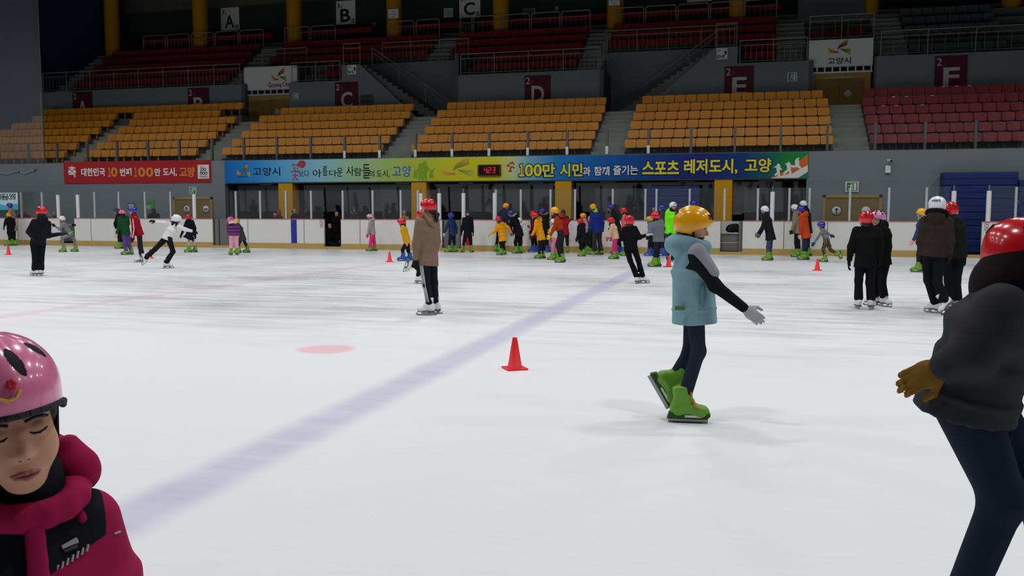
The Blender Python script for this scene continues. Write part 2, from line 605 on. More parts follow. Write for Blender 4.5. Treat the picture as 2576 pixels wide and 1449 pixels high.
# ================================================================== LOWER WALL AND RECESS
RX0, RX1 = -22.2, 1.7
w = MB()
w.box(-52, RX0, YW, YW + 0.25, 0.1, 3.65, M_WALL)
w.box(RX1, 26, YW, YW + 0.25, 0.1, 3.65, M_WALL)
w.box(RX0, RX1, YW, YW + 0.25, 2.66, 3.65, M_WALL)
struct('wall_back', w)
w = MB()
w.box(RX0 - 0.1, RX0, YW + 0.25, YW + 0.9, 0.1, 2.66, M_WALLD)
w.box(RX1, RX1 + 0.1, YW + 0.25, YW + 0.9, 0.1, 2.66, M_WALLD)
struct('wall_recess', w)
M_WIN = mat('dark_window_glass', (9, 10, 11), 0.035, 0.68, var=0.0)
cols = [(-19.63, -18.97), (-13.59, -12.94), (-7.6, -6.96), (-1.55, -0.9)]
edges = [RX0] + [v for c in cols for v in c] + [RX1]
for i in range(5):
    a, b_ = edges[2 * i], edges[2 * i + 1]
    # the viewing windows lean out at the top
    wn = MB()
    lean = 0.13
    y0 = YW + 0.64
    wn.raw([(a, y0, 0.1), (b_, y0, 0.1), (b_, y0 - lean, 2.66), (a, y0 - lean, 2.66), (a, y0 + 0.02, 0.1), (b_, y0 + 0.02, 0.1), (b_, y0 + 0.02 - lean, 2.66), (a, y0 + 0.02 - lean, 2.66)],
           [(0, 1, 2, 3), (5, 4, 7, 6), (0, 4, 5, 1), (3, 2, 6, 7), (0, 3, 7, 4), (1, 5, 6, 2)], M_WIN)
    o = struct('window_%d' % (i + 1), wn)
    fr = MB()
    fr.box(a, b_, YW + 0.6, YW + 0.62, 0.1, 0.75, M_DARK)
    fr.box(a, b_, YW + 0.47, YW + 0.49, 2.6, 2.66, M_BLACK)
    fr.build('window_frame', o)
for i, (a, b_) in enumerate(cols):
    tag(MB().box(a, b_, YW + 0.02, YW + 0.66, 0.1, 2.66, M_YELCOL).build('pillar_%d' % (i + 1)), None, None, None, 'structure')
struct('ceiling_recess', MB().box(RX0, RX1, YW + 0.25, YW + 0.9, 2.66, 2.76, M_DKGREY))
for k, px in enumerate((668, 1012, 1172, 1347, 1530, 1727, 1929)):
    x, z = XZ(px, 461, YW + 0.4)
    o = empty('strip_light', (x, YW + 0.42, 2.635), 'unlit fluorescent strip under the %s banner soffit bay' % ('first', 'second', 'third', 'fourth', 'fifth', 'sixth', 'seventh')[k], 'light', 'strip lights under the long banner')
    MB().box(-0.32, 0.32, -0.05, 0.05, -0.0, 0.024, M_DKGREY).build('housing', o)
    MB().tube((-0.3, 0, -0.014), (0.3, 0, -0.014), 0.014, 0.014, M_POST, 8).build('tube', o)

# doors in the lower wall
def double_door(n, x0, x1, z1, signs, y=YW):
    o = empty('door_%d' % n, ((x0 + x1) / 2, y - 0.02, 0.1), None, None, None, 'structure')
    X0, X1, Z1 = x0 - o.location.x, x1 - o.location.x, z1 - 0.1
    f = MB()
    f.box(X0, X0 + 0.1, -0.04, 0.02, 0, Z1, M_DOORF); f.box(X1 - 0.1, X1, -0.04, 0.02, 0, Z1, M_DOORF); f.box(X0, X1, -0.04, 0.02, Z1 - 0.1, Z1, M_DOORF)
    f.build('door_frame', o)
    for a, b_ in ((X0 + 0.1, -0.006), (0.006, X1 - 0.1)):
        MB().box(a, b_, 0.0, 0.02, 0, Z1 - 0.1, M_DOOR).build('door_leaf', o)
        MB().box(a * 0.12 + b_ * 0.0 + (0.07 if b_ > 0.1 else -0.13), a * 0.12 + (0.13 if b_ > 0.1 else -0.07), -0.05, 0, 0.85, 1.15, M_STEEL).build('door_handle', o)
    for kind, px, py in signs:
        x, z = XZ(px, py, y)
        s = MB()
        s.lathe([(0, 0), (0.17, 0), (0.17, 0.012), (0, 0.012)], M_WHITE, 28)
        s.lathe([(0.155, 0.012), (0.17, 0.012), (0.17, 0.015), (0.155, 0.015)], M_BLACK, 28)
        if kind == 'up':
            s.box(-0.02, 0.02, -0.1, 0.03, 0.012, 0.016, M_BLACK)
            s.raw([(-0.075, 0.02, 0.016), (0.075, 0.02, 0.016), (0, 0.115, 0.016)], [(0, 1, 2)], M_BLACK)
        elif kind == 'bar':
            s.box(-0.1, 0.1, -0.025, 0.025, 0.012, 0.016, M_BLACK)
        d = s.build('round_notice', o, (x - o.location.x, -0.01, z - 0.1))
        d.rotation_euler = (math.pi / 2, 0, 0)
    return o
double_door(1, -24.78, -22.82, 2.09, [('up', 471, 526), ('bar', 519, 526)])
double_door(2, 2.27, 4.26, 2.09, [('up', 2104, 530), ('plain', 2178, 530)])

# ================================================================== RINK BOARDS
SEG = [(-52, -28.8), (-28.04, -21.32), (-20.55, -16.34), (-15.61, -11.44), (-10.68, -6.17), (-5.65, -1.21), (-0.46, 6.07), (7.01, 22)]
POSTS = [-37.6, -36.0, -34.4, -32.6, -30.82, -29.71, -27.02, -25.81, -24.53, -23.3, -20.25, -19.15, -18.0, -16.9, -15.54, -14.28, -13.12, -12.42, -9.33, -8.38, -7.26, -6.35, -4.98, -3.82, -3.43, -2.28, -1.09, 0.02, 1.05, 1.7, 2.98, 4.19, 5.33, 7.96, 9.4]
PADS = [-28.88, -27.87, -22.18, -11.56, -10.6, -9.38, 0.5, 6.15, 7.18, -12.3]
SEAMS = [-33.5, -31, -27.2, -25.7, -23.3, -19.7, -17.2, -14.8, -12.9, -8.35, -3.7, -2.6, 0.9, 2.3, 3.6, 5.2, 9.4]
BLAB = ['white rink board section beyond the first gate at the far corner', 'white rink board section behind the skater in a white top', 'white rink board section carrying the blue line stripe', 'white rink board section behind the child in pink trousers',
        'white rink board section carrying the red centre stripe', 'white rink board section behind the instructor in neon green', 'white rink board section under the ochre door with an arrow notice', 'white rink board section past the blue mats']
M_BSTR = mat('blue_stripe', (44, 58, 158), 0.5, 0.3)
M_RSTR = mat('red_stripe', (186, 28, 44), 0.5, 0.3)
for si, (a, b_) in enumerate(SEG):
    root = empty('rink_board', ((a + b_) / 2, YB, 0), BLAB[si], 'rink board', 'rink boards along the far side')
    ox = (a + b_) / 2
    pn = MB().box(a - ox, b_ - ox, 0, 0.1, 0.2, 1.15, M_BOARD)
    for s in SEAMS:
        if a + 0.1 < s < b_ - 0.1: pn.box(s - ox - 0.012, s - ox + 0.012, -0.004, 0.0, 0.2, 1.15, M_SEAM)
    pn.build('panel', root)
    MB().box(a - ox, b_ - ox, -0.02, 0.1, 0, 0.215, M_KICK).build('kickplate', root)
    MB().box(a - ox, b_ - ox, -0.012, 0.12, 1.15, 1.18, M_CAP).build('cap_rail', root)
    ps = sorted(p for p in POSTS + PADS if a - 0.12 <= p <= b_ + 0.12)
    for x in ps:
        if x in PADS:
            p = MB().tube((x - ox, 0.06, 1.18), (x - ox, 0.06, 2.16), 0.075, 0.075, M_PAD, 14).build('padded_post', root)
            MB().tube((x - ox, 0.06, 2.16), (x - ox, 0.06, 2.34), 0.03, 0.03, M_STEEL, 10).build('post_core', p)
        else:
            MB().box(x - ox - 0.035, x - ox + 0.035, 0.03, 0.1, 1.18, 2.28, M_POST).build('glass_post', root)
    gl = [a] + [p for p in ps if a < p < b_] + [b_]
    if si == 0: gl = [p for p in gl if p > -41]
    for p0, p1 in zip(gl[:-1], gl[1:]):
        if p1 - p0 > 0.25:
            MB().box(p0 - ox + 0.04, p1 - ox - 0.04, 0.06, 0.072, 1.18, 2.30, M_GLASS).build('glass_pane', root)
    if si == 2: MB().box(-17.77 - ox, -17.52 - ox, -0.006, 0, 0.22, 1.15, M_BSTR).build('blue_stripe', root)
    if si == 4: MB().box(-10.5 - ox, -10.27 - ox, -0.006, 0, 0.02, 1.15, M_RSTR).build('red_stripe', root)
def safety_label(px, py, lab):
    x, z = XZ(px, py, YB)
    o = empty('safety_label', (x, YB - 0.006, z), lab, 'label', 'red edged safety stickers on the boards')
    MB().box(-0.055, 0.055, -0.004, 0.004, -0.13, 0.13, M_RSTR).build('edge', o)
    MB().box(-0.042, 0.042, -0.007, -0.004, -0.115, 0.115, M_WHITE).build('face', o)
    p = MB()
    p.box(-0.012, 0.012, -0.009, -0.007, 0.03, 0.09, M_BLACK)
    for k in range(4): p.box(-0.025, 0.025, -0.009, -0.007, -0.09 + k * 0.025, -0.078 + k * 0.025, M_BLACK)
    p.build('pictogram', o)
safety_label(97, 564, 'small red edged safety sticker at the gate by the running child')
safety_label(808, 563, 'small red edged safety sticker beside the dark gate with seated man')
safety_label(2482, 570, 'small red edged safety sticker on the board past the blue mats')

# gates and what stands in the openings
for gx_, gl_ in ((-20.93, 'grey metal gate leaf beside the child in pale pink trousers'), (-11.06, 'grey metal gate leaf behind the child in the navy jersey')):
  g = empty('bench_gate', (gx_, YB + 0.05, 0.1), gl_, 'gate')
  MB().box(-0.35, 0.35, 0, 0.06, 0.005, 1.06, M_BENCH).build('gate_leaf', g)
  MB().box(-0.365, -0.32, -0.02, 0.07, 0.005, 1.08, M_DKGREY).box(-0.13, -0.09, -0.02, 0.0, 0.005, 1.06, M_DKGREY).box(0.32, 0.365, -0.02, 0.07, 0.005, 1.08, M_DKGREY).build('gate_frame', g)
for a, b_ in ((-28.8, -28.04), (-21.32, -20.55), (-16.34, -15.61), (-11.44, -10.68), (-6.17, -5.65), (-1.21, -0.46), (6.07, 7.01)):
    o = tag(MB().box(a, b_, YB - 0.015, YB + 0.12, 0, 0.1, M_KICK).build('threshold', None), None, None, None, 'structure')
def bench(xc, y, w, lab, hi=0.45):
    o = empty('players_bench', (xc, y, 0.1), lab, 'bench', None)
    MB().box(-w / 2, w / 2, -0.17, 0.17, hi - 0.05, hi, M_BENCH).build('seat', o)
    MB().box(-w / 2, w / 2, 0.1, 0.14, 0.12, hi - 0.05, M_DKGREY).build('back_panel', o)
    for s in (-1, 1): MB().box(s * (w / 2 - 0.06) - 0.03, s * (w / 2 - 0.06) + 0.03, -0.14, 0.14, 0, hi - 0.05, M_DKGREY).build('leg', o)
    return o
bench(-15.85, YW - 0.75, 0.7, 'dark bench inside the open gate with the seated man', 0.4)
bench(-5.7, YW - 0.9, 1.3, 'dark bench seen through the narrow gap by the black padded child')
bench(-28.3, YW - 0.9, 1.2, 'dark bench seen through the gate behind the running child')
# recess with a bench unit and a bag
x0, x1 = -1.21, -0.46
o = empty('storage_bench', ((x0 + x1) / 2, YB + 0.45, 0.1), 'grey two tier bench unit in the board opening under a black bag', 'bench')
MB().box(-0.37, 0.37, 0.28, 0.32, 0, 1.05, M_BOARD).build('back_panel', o)
MB().box(-0.37, 0.37, -0.25, 0.28, 0.62, 0.65, M_POST).build('shelf', o)
MB().box(-0.37, 0.22, -0.22, -0.19, 0.02, 0.30, M_BENCH).build('front_panel', o)
MB().box(-0.37, 0.22, -0.20, -0.17, 0.31, 0.62, M_BENCH).build('front_panel', o)
MB().box(-0.37, 0.24, -0.24, -0.22, 0.29, 0.315, M_POST).build('edge_strip', o)
MB().box(0.24, 0.37, -0.3, -0.26, 0, 1.05, M_BENCH).build('side_post', o)
bag = [ell((0, 0, 0.14), (0.21, 0.14, 0.15)), ell((-0.12, 0, 0.1), (0.12, 0.13, 0.1)), ell((0.12, 0.02, 0.2), (0.1, 0.1, 0.1)), ell((0.17, 0, 0.09), (0.1, 0.12, 0.1))]
bo = empty('sports_bag', ((x0 + x1) / 2 + 0.03, YB + 0.38, 0.768), 'lumpy black sports bag lying on the grey bench unit', 'bag')
put('bag_body', solid_mesh('bag_body', bag, 0.015, M_BLACK), bo)
MB().path([(-0.12, -0.13, 0.1), (-0.06, -0.12, 0.26), (0.06, -0.12, 0.29), (0.13, -0.13, 0.14)], 0.012, M_DKGREY).build('strap', bo)

# blue crash mats
def mats(lab, px0, px1, py1, y, depth, n, z0=0.1, cut=None):
    x0, z1 = XZ(px0, py1, y)
    x1, _ = XZ(px1, py1, y)
    for k in range(n):
        za, zb = z0 + (z1 - z0) * k / n, z0 + (z1 - z0) * (k + 1) / n
        o = empty('crash_mat', ((x0 + x1) / 2, y + depth / 2, za), lab % ORD[k], 'mat', 'blue vinyl mats piled against the wall')
        c = bevel(MB().box(-(x1 - x0) / 2, (x1 - x0) / 2, -depth / 2, depth / 2, 0.004, zb - za - 0.004, M_BLUEMAT).build('cover', o), 0.03, 3)
        MB().box(-(x1 - x0) / 2 - 0.004, (x1 - x0) / 2 + 0.004, -depth / 2 - 0.004, depth / 2 + 0.0, (zb - za) * 0.46, (zb - za) * 0.54, M_NAVYP).build('seam', o)
ORD = ['first', 'second', 'third', 'fourth', 'fifth', 'sixth', 'seventh', 'eighth', 'ninth', 'tenth', 'eleventh', 'twelfth', 'thirteenth', 'fourteenth', 'fifteenth', 'sixteenth', 'seventeenth', 'eighteenth', 'nineteenth', 'twentieth', 'twenty-first', 'twenty-second', 'twenty-third', 'twenty-fourth', 'twenty-fifth', 'twenty-sixth', 'twenty-seventh', 'twenty-eighth', 'twenty-ninth', 'thirtieth']
mats('blue crash mat, %s from the bottom of the tall stack by the end gate', 2375, 2563, 433, YW - 0.75, 0.7, 6)
mats('blue crash mat, %s from the bottom of the stack by the window pillar', 1624, 1760, 468, YW - 0.45, 0.4, 6)
mats('blue crash mat, %s from the bottom of the stack past the end gate', 2566, 2680, 452, YW - 0.9, 0.6, 6)

# small things on the lower wall
def exit_sign(px, py, Y, w, h, lab):
    x, z = XZ(px, py, Y)
    o = empty('exit_sign', (x, Y - 0.03, z), lab, 'sign')
    MB().box(-w / 2, w / 2, -0.03, 0.03, -h / 2, h / 2, M_WHITE).build('case', o)
    MB().box(-w * 0.4, w * 0.4, -0.036, -0.03, -h * 0.42, h * 0.42, M_GREENP).build('face', o)
    s = MB()
    def q(pts): s.prism([(a * w * 0.4, b_ * h * 0.4) for a, b_ in pts], -0.04, -0.036, M_WHITE)
    q([(0.3, -0.9), (0.8, -0.9), (0.8, 0.9), (0.3, 0.9)])
    q([(-0.35, -0.1), (0.1, 0.0), (0.1, 0.45), (-0.3, 0.5)]); q([(-0.25, 0.55), (0.05, 0.55), (0.05, 0.85), (-0.25, 0.85)])
    q([(-0.8, -0.8), (-0.6, -0.85), (-0.1, -0.1), (-0.35, 0.0)]); q([(-0.1, -0.1), (0.1, -0.1), (0.2, -0.85), (0.0, -0.85)])
    q([(-0.75, 0.1), (-0.3, 0.35), (-0.3, 0.5), (-0.8, 0.25)])
    s.build('running_figure', o)
exit_sign(487, 480, YW, 0.33, 0.3, 'green exit sign over the ochre door beside the red banner')
exit_sign(2143, 470, YW, 0.44, 0.36, 'green exit sign over the wide ochre door beyond the long banner')
exit_sign(745, 242, YP, 0.32, 0.32, 'green exit sign on the parapet beside sign C')
exit_sign(1993, 194, YP, 0.4, 0.38, 'green exit sign on the parapet beside sign E')
x, z = XZ(2235, 404, YW)
o = empty('security_camera', (x, YW - 0.02, z), 'small white security camera on the grey wall above a box', 'camera')
MB().box(-0.05, 0.05, -0.02, 0.02, -0.05, 0.05, M_WHITE).build('wall_plate', o)
MB().tube((0, -0.02, 0), (0.05, -0.28, -0.03), 0.05, 0.05, M_WHITE, 12).build('camera_body', o)
MB().tube((0.05, -0.28, -0.03), (0.055, -0.3, -0.033), 0.04, 0.04, M_BLACK, 12).build('lens', o)
x, z = XZ(2233, 426, YW)
o = empty('junction_box', (x, YW - 0.05, z), 'small white junction box under the security camera', 'box')
bevel(MB().box(-0.09, 0.09, -0.05, 0.05, -0.13, 0.13, M_WHITE).build('lid', o), 0.01)
MB().tube((0, 0.03, 0.13), (0, 0.03, 0.24), 0.012, 0.012, M_POST, 6).build('conduit', o)
pts = [XZ(px, py, YW - 0.04) for px, py in ((-10, 430), (5, 436), (20, 439), (35, 432), (48, 432), (62, 438), (75, 432), (88, 428))]
cb = empty('slack_cable', (pts[0][0], YW - 0.04, pts[0][1]), 'pale slack cable hanging in loops on the grey wall', 'cable')
MB().path([(p[0] - pts[0][0], 0, p[1] - pts[0][1]) for p in pts], 0.02, M_POST, 6).build('cable_loop', cb)
for p in (pts[0], pts[4], pts[7]): MB().box(p[0] - pts[0][0] - 0.03, p[0] - pts[0][0] + 0.03, -0.03, 0.03, p[1] - pts[0][1] - 0.03, p[1] - pts[0][1] + 0.03, M_DKGREY).build('clip', cb)
# green notice and little frame behind the boards, warning board in the corner
x0, z1 = XZ(364, 503, YW); x1, z0 = XZ(389, 530, YW)
o = empty('green_notice', ((x0 + x1) / 2, YW - 0.015, (z0 + z1) / 2), 'green notice on the wall above the hooded spectator', 'poster')
MB().box((x0 - x1) / 2, (x1 - x0) / 2, -0.01, 0.01, (z0 - z1) / 2, (z1 - z0) / 2, mat('green_paper', (88, 140, 54), 0.7)).build('sheet', o)
MB().box(-0.2, 0.08, -0.014, -0.01, -0.15, 0.0, mat('pale_green_paper', (150, 178, 150), 0.7)).build('pale_block', o)
x0, z1 = XZ(323, 513, YW); x1, z0 = XZ(339, 521, YW)
o = empty('framed_notice', ((x0 + x1) / 2, YW - 0.015, (z0 + z1) / 2), 'small dark framed notice above the blue helmeted woman in red', 'sign')
MB().box(-0.18, 0.18, -0.01, 0.01, -0.1, 0.1, M_BLACK).build('frame', o)
MB().box(-0.15, 0.15, -0.014, -0.01, -0.07, 0.07, M_LTGREY).build('sheet', o)
x0, z1 = XZ(-14, 483, YB); x1, z0 = XZ(50, 530, YB)
o = empty('warning_board', ((x0 + x1) / 2, YB - 0.03, (z0 + z1) / 2), 'pale blue warning board with black writing hung on the rink glass', 'sign')
W2, H2 = (x1 - x0) / 2, (z1 - z0) / 2
bevel(MB().box(-W2, W2, -0.012, 0.012, -H2, H2, mat('brown_edge', (96, 52, 50), 0.6)).build('frame', o), 0.02)
MB().box(-W2 + 0.03, W2 - 0.03, -0.018, -0.012, -H2 + 0.03, H2 - 0.03, mat('pale_cyan_print', (196, 222, 226), 0.6)).build('face', o)
wv = [(-W2 + 0.03, -H2 + 0.03), (W2 - 0.03, -H2 + 0.03), (W2 - 0.03, -H2 + 0.3)] + [(W2 - 0.03 - (2 * W2 - 0.06) * t, -H2 + 0.27 + 0.04 * math.sin(9 * t)) for t in (0.1, 0.25, 0.4, 0.55, 0.7, 0.85, 1.0)]
MB().prism(wv, -0.022, -0.018, mat('water_blue_print', (84, 172, 206), 0.6)).build('water_print', o)
for s, py, wd, hh in (('손잡고 타면', 491.5, 0.9, 0.17), ('위험합니다!', 498.5, 0.92, 0.17)):
    x, z = XZ(20, py, YB)
    text(s, x, YB - 0.055, z, wd, hh, M_BLACK, o, 0.012)

# ================================================================== BANNERS AND SIGNS
CAPN = [0]
def cap2(mb, a, b, ra, rb, y, m, n=7):
    CAPN[0] = (CAPN[0] + 1) % 37
    y = y - 0.00013 * CAPN[0]
    a, b = np.array(a, float), np.array(b, float)
    w = math.atan2(b[1] - a[1], b[0] - a[0])
    P = [(a[0] + ra * math.cos(w + math.pi / 2 + math.pi * i / n), a[1] + ra * math.sin(w + math.pi / 2 + math.pi * i / n)) for i in range(n + 1)]
    P += [(b[0] + rb * math.cos(w - math.pi / 2 + math.pi * i / n), b[1] + rb * math.sin(w - math.pi / 2 + math.pi * i / n)) for i in range(n + 1)]
    mb.prism(P, y, y + 0.002, m)
def stroke2(mb, pts, r, y, m):
    for a, b in zip(pts[:-1], pts[1:]): cap2(mb, a, b, r, r, y, m)
PET = [([(-.2, -.25), (.0, -.05), (.35, .12), (.68, .3), (.74, .97), (.4, .78), (.1, .5), (-.1, .2)], 'Z', [(0, (70, 40, 60)), (.45, (130, 88, 44)), (1, (222, 166, 40))]),
       ([(-1, .15), (-.97, -.5), (-.6, -.66), (-.05, -.6), (-.1, -.45), (-.5, -.35), (-.8, -.08)], 'X', [(0, (226, 176, 50)), (.5, (200, 120, 40)), (1, (176, 30, 36))]),
       ([(0, -.12), (.5, -.2), (1, -.15), (.98, -.95), (.6, -.62), (.2, -.33)], 'X', [(0, (20, 70, 50)), (.45, (90, 130, 50)), (1, (206, 176, 60))])]
def logo(parent, x, y, z, w, h, fade=None):
    for i, (pts, ax, st) in enumerate(PET):
        P = [(a * w / 2, b * h / 2) for a, b in pts]
        if fade: st = [(t, tuple(int(c[k] * (1 - fade[1]) + fade[0][k] * fade[1]) for k in range(3))) for t, c in st]
        v = [p[0] if ax == 'X' else p[1] for p in P]
        m = ramp_mat('logo_petal_%d_%d_%d' % (i, int(w * 1000), bool(fade)), st, ax, min(v), max(v))
        MB().prism(P, -0.002, 0.0, m).build('logo_petal', parent, (x - parent.location.x, y - parent.location.y, z - parent.location.z))

BY = YW - 0.03
# red banner
x0, z1 = XZ(160, 408, BY); x1, z0 = XZ(531, 458.5, BY)
rb = empty('red_banner', ((x0 + x1) / 2, BY, (z0 + z1) / 2), 'long red banner with white and gold writing on the grey wall', 'banner')
MB().box((x0 - x1) / 2, (x1 - x0) / 2, -0.012, 0.02, (z0 - z1) / 2, (z1 - z0) / 2, mat('red_banner_cloth', (172, 44, 50), 0.8, 0.15, var=0.05, scale=1)).build('cloth', rb)
M_GOLD = mat('gold_print', (220, 140, 62), 0.6)
def wtext(s, px, py, pw, ph, m, par, Y, bold=0.0, dy=0.016, outline=None, soff=0.05, rot=0.0):
    a = on_y(px - pw / 2, py - ph / 2, Y); b_ = on_y(px + pw / 2, py + ph / 2, Y)
    x, z, w_, h_ = (a[0] + b_[0]) / 2, (a[2] + b_[2]) / 2, b_[0] - a[0], a[2] - b_[2]
    if outline:  # larger copy behind the letters gives their printed outline
        g_ = 0.16 * h_ * 0.5
        text(s, x, Y - dy + 0.0, z, w_ + g_ * 2, h_ + g_ * 2, outline, par, bold + soff, name='lettering_outline', rot=rot)
        dy += 0.006
    return text(s, x, Y - dy, z, w_, h_, m, par, bold, rot=rot)
for s, px, pw, py, ph, m in (('축', 182, 22, 432, 28, M_WHITE), ('대한민국', 235, 61, 433, 20, M_WHITE), ('１', 276, 8, 433, 24, M_GOLD), ('0', 288, 17, 433, 24, M_GOLD), ('번째', 317, 30, 433, 20, M_WHITE), ('１', 342, 8, 433, 24, M_GOLD), ('0', 357, 19, 433, 24, M_GOLD), ('0', 377, 19, 433, 24, M_GOLD),
                             ('만', 397, 15, 433, 19, M_WHITE), ('도시,', 428, 36, 433, 22, M_WHITE), ('고양', 471, 40, 433, 25, M_GOLD)):
    wtext(s, px, py - 0.008 * (px - 345) * 0, pw, ph, m, rb, BY, 0.03)
x, z = XZ(512, 432, BY)
bd = MB().box(-0.28, 0.28, -0.016, -0.012, -0.3, 0.3, M_WHITE).build('white_emblem_field', rb, (x - rb.location.x, 0, z - rb.location.z))
e = MB()
for cx, cz in ((-0.05, 0.1), (0.08, 0.1), (-0.1, -0.06), (0.02, -0.06), (0.14, -0.06)):
    stroke2(e, [(cx + 0.055 * math.cos(t), cz + 0.055 * math.sin(t)) for t in np.linspace(0, 2 * math.pi, 13)], 0.013, -0.019, M_BLACK)
stroke2(e, [(-0.14, 0.22), (-0.1, 0.14), (-0.13, 0.04), (-0.1, -0.04)], 0.014, -0.0192, M_GREENP)
stroke2(e, [(-0.06, 0.23), (-0.02, 0.24), (0.0, 0.2)], 0.016, -0.0194, M_GOLD)
e.box(-0.2, 0.2, -0.019, -0.016, -0.2, -0.18, M_BLUEMAT).box(-0.2, 0.2, -0.019, -0.016, -0.24, -0.225, M_BLUEMAT)
e.build('emblem', bd)

# the long coloured banner
x0, z1 = XZ(565, 406, BY); x1, z0 = XZ(2032, 448, BY)
z0, z1 = 2.70, 3.63
cb_ = empty('city_banner', ((x0 + x1) / 2, BY, (z0 + z1) / 2), 'very long rainbow coloured printed banner above the dark windows', 'banner')
HW, HH = (x1 - x0) / 2, (z1 - z0) / 2
def fx(px): return (on_y(px, 428, BY)[0] - x0) / (x1 - x0)
stops = [(565, (24, 106, 186)), (640, (46, 140, 212)), (720, (96, 176, 220)), (800, (138, 196, 214)), (880, (158, 200, 162)), (980, (168, 194, 104)), (1060, (180, 196, 64)), (1130, (204, 204, 44)), (1245, (206, 206, 40)),
         (1290, (196, 208, 140)), (1325, (120, 180, 206)), (1400, (36, 124, 190)), (1520, (26, 92, 164)), (1640, (28, 66, 138)), (1760, (36, 44, 112)), (1870, (28, 62, 118)), (1930, (26, 96, 100)), (1975, (34, 128, 62)), (2032, (44, 136, 74))]
M_BAN = ramp_mat('banner_print', [(fx(p), c) for p, c in stops], 'X', -HW, HW, 0.75, 0.15)
MB().box(-HW, HW, -0.012, 0.02, -HH, HH, M_BAN).build('cloth', cb_)
M_YTXT = mat('yellow_print', (226, 220, 50), 0.6)
M_CALL = mat('ink_print', (24, 26, 30), 0.7)
M_REDP = mat('rose_print', (176, 52, 62), 0.7)
M_BLUEP = mat('blue_print', (40, 104, 206), 0.7)
M_OLIVE = mat('olive_print', (132, 168, 40), 0.7)
M_ORP = mat('orange_print', (220, 104, 40), 0.7)
def wpt(px, py, Y=BY): 
    p = on_y(px, py, Y); return p[0] - cb_.location.x, p[2] - cb_.location.z
x, z = XZ(613, 430, BY); logo(cb_, x, BY - 0.013, z, 0.62, 0.55)
wtext('Goyang City', 611, 444.5, 26, 4.5, M_NAVYP, cb_, BY, 0.01)
wtext('고양시', 671, 431.5, 69, 20, mat('deep_navy_print', (16, 20, 50), 0.7), cb_, BY, 0.012)
wtext('꽃', 743, 434, 20, 42, M_REDP, cb_, BY, 0.0)
rose = MB()
for k in range(4):
    stroke2(rose, [(0.16 * (1 - k * .22) * math.cos(t + k), 0.13 * (1 - k * .22) * math.sin(t + k)) for t in np.linspace(0, 5.6, 14)], 0.028, -0.015 - k * 0.0004, M_REDP)
stroke2(rose, [(0.02, -0.14), (-0.06, -0.24), (-0.1, -0.3)], 0.01, -0.0136, M_OLIVE)
x, z = XZ(760, 413, BY); rose.build('rose_print', cb_, (x - cb_.location.x, 0, z - cb_.location.z))
wtext('보다', 765, 437, 27, 17, M_CALL, cb_, BY, -0.004)
for s, px, py, pw, ph in (('아', 798, 436, 22, 20), ('름', 818, 430, 12, 24), ('다', 838, 436, 19, 16), ('운', 855, 433, 15, 22), ('사', 881, 430, 20, 24), ('람', 901, 432, 18, 20), ('들', 922, 431, 19, 36), ('의', 935, 437, 13, 16)):
    wtext(s, px, py, pw, ph, M_CALL, cb_, BY, 0.006)
wtext('도시,', 964, 437, 33, 19, M_CALL, cb_, BY, 0.006)
wtext('고양', 1011, 431, 47, 28, M_BLUEP, cb_, BY, 0.01)
fam = MB()
def limb(a, b, ra, rb, m, mb, y=-0.015): cap2(mb, wpt(*a), wpt(*b), ra, rb, y, m)
for i, (hx, hy, r, ft) in enumerate(((1058, 415, .075, 452), (1068, 409, .08, 452), (1045, 430, .05, 448), (1085, 431, .05, 448))):
    y = -0.0145 - 0.0004 * i
    limb((hx, hy), (hx, hy), r, r, M_OLIVE, fam, y); limb((hx, hy + 7), (hx + 0.5, hy + 20 if r > .06 else hy + 11), r * 1.5, r * 1.7, M_OLIVE, fam, y)
    limb((hx - 1, hy + 12), (hx - 3, ft), r * .8, r * .45, M_OLIVE, fam, y); limb((hx + 1, hy + 12), (hx + 4, ft), r * .8, r * .45, M_OLIVE, fam, y)
limb((1058, 420), (1047, 433), .035, .025, M_OLIVE, fam, -.0162); limb((1069, 416), (1083, 430), .035, .025, M_OLIVE, fam, -.0164); limb((1085, 434), (1093, 424), .03, .02, M_OLIVE, fam, -.0166)
fam.build('family_print', cb_)
x, z = XZ(1143, 424, BY); logo(cb_, x + 0.1, BY - 0.013, z + 0.02, 1.5, 0.9, ((204, 204, 60), 0.45))
for a, b_, c in (((1283, 412), (1289, 408), (1293, 413)), ((1284, 424), (1288, 419), (1293, 422)), ((1276, 417), (1279, 415), (1281, 418)), ((1281, 431), (1284, 428), (1286, 431))):
    bb = MB(); stroke2(bb, [wpt(*a), wpt(*b_), wpt(*c)], 0.03, -0.015, M_REDP); bb.build('bird_print', cb_)
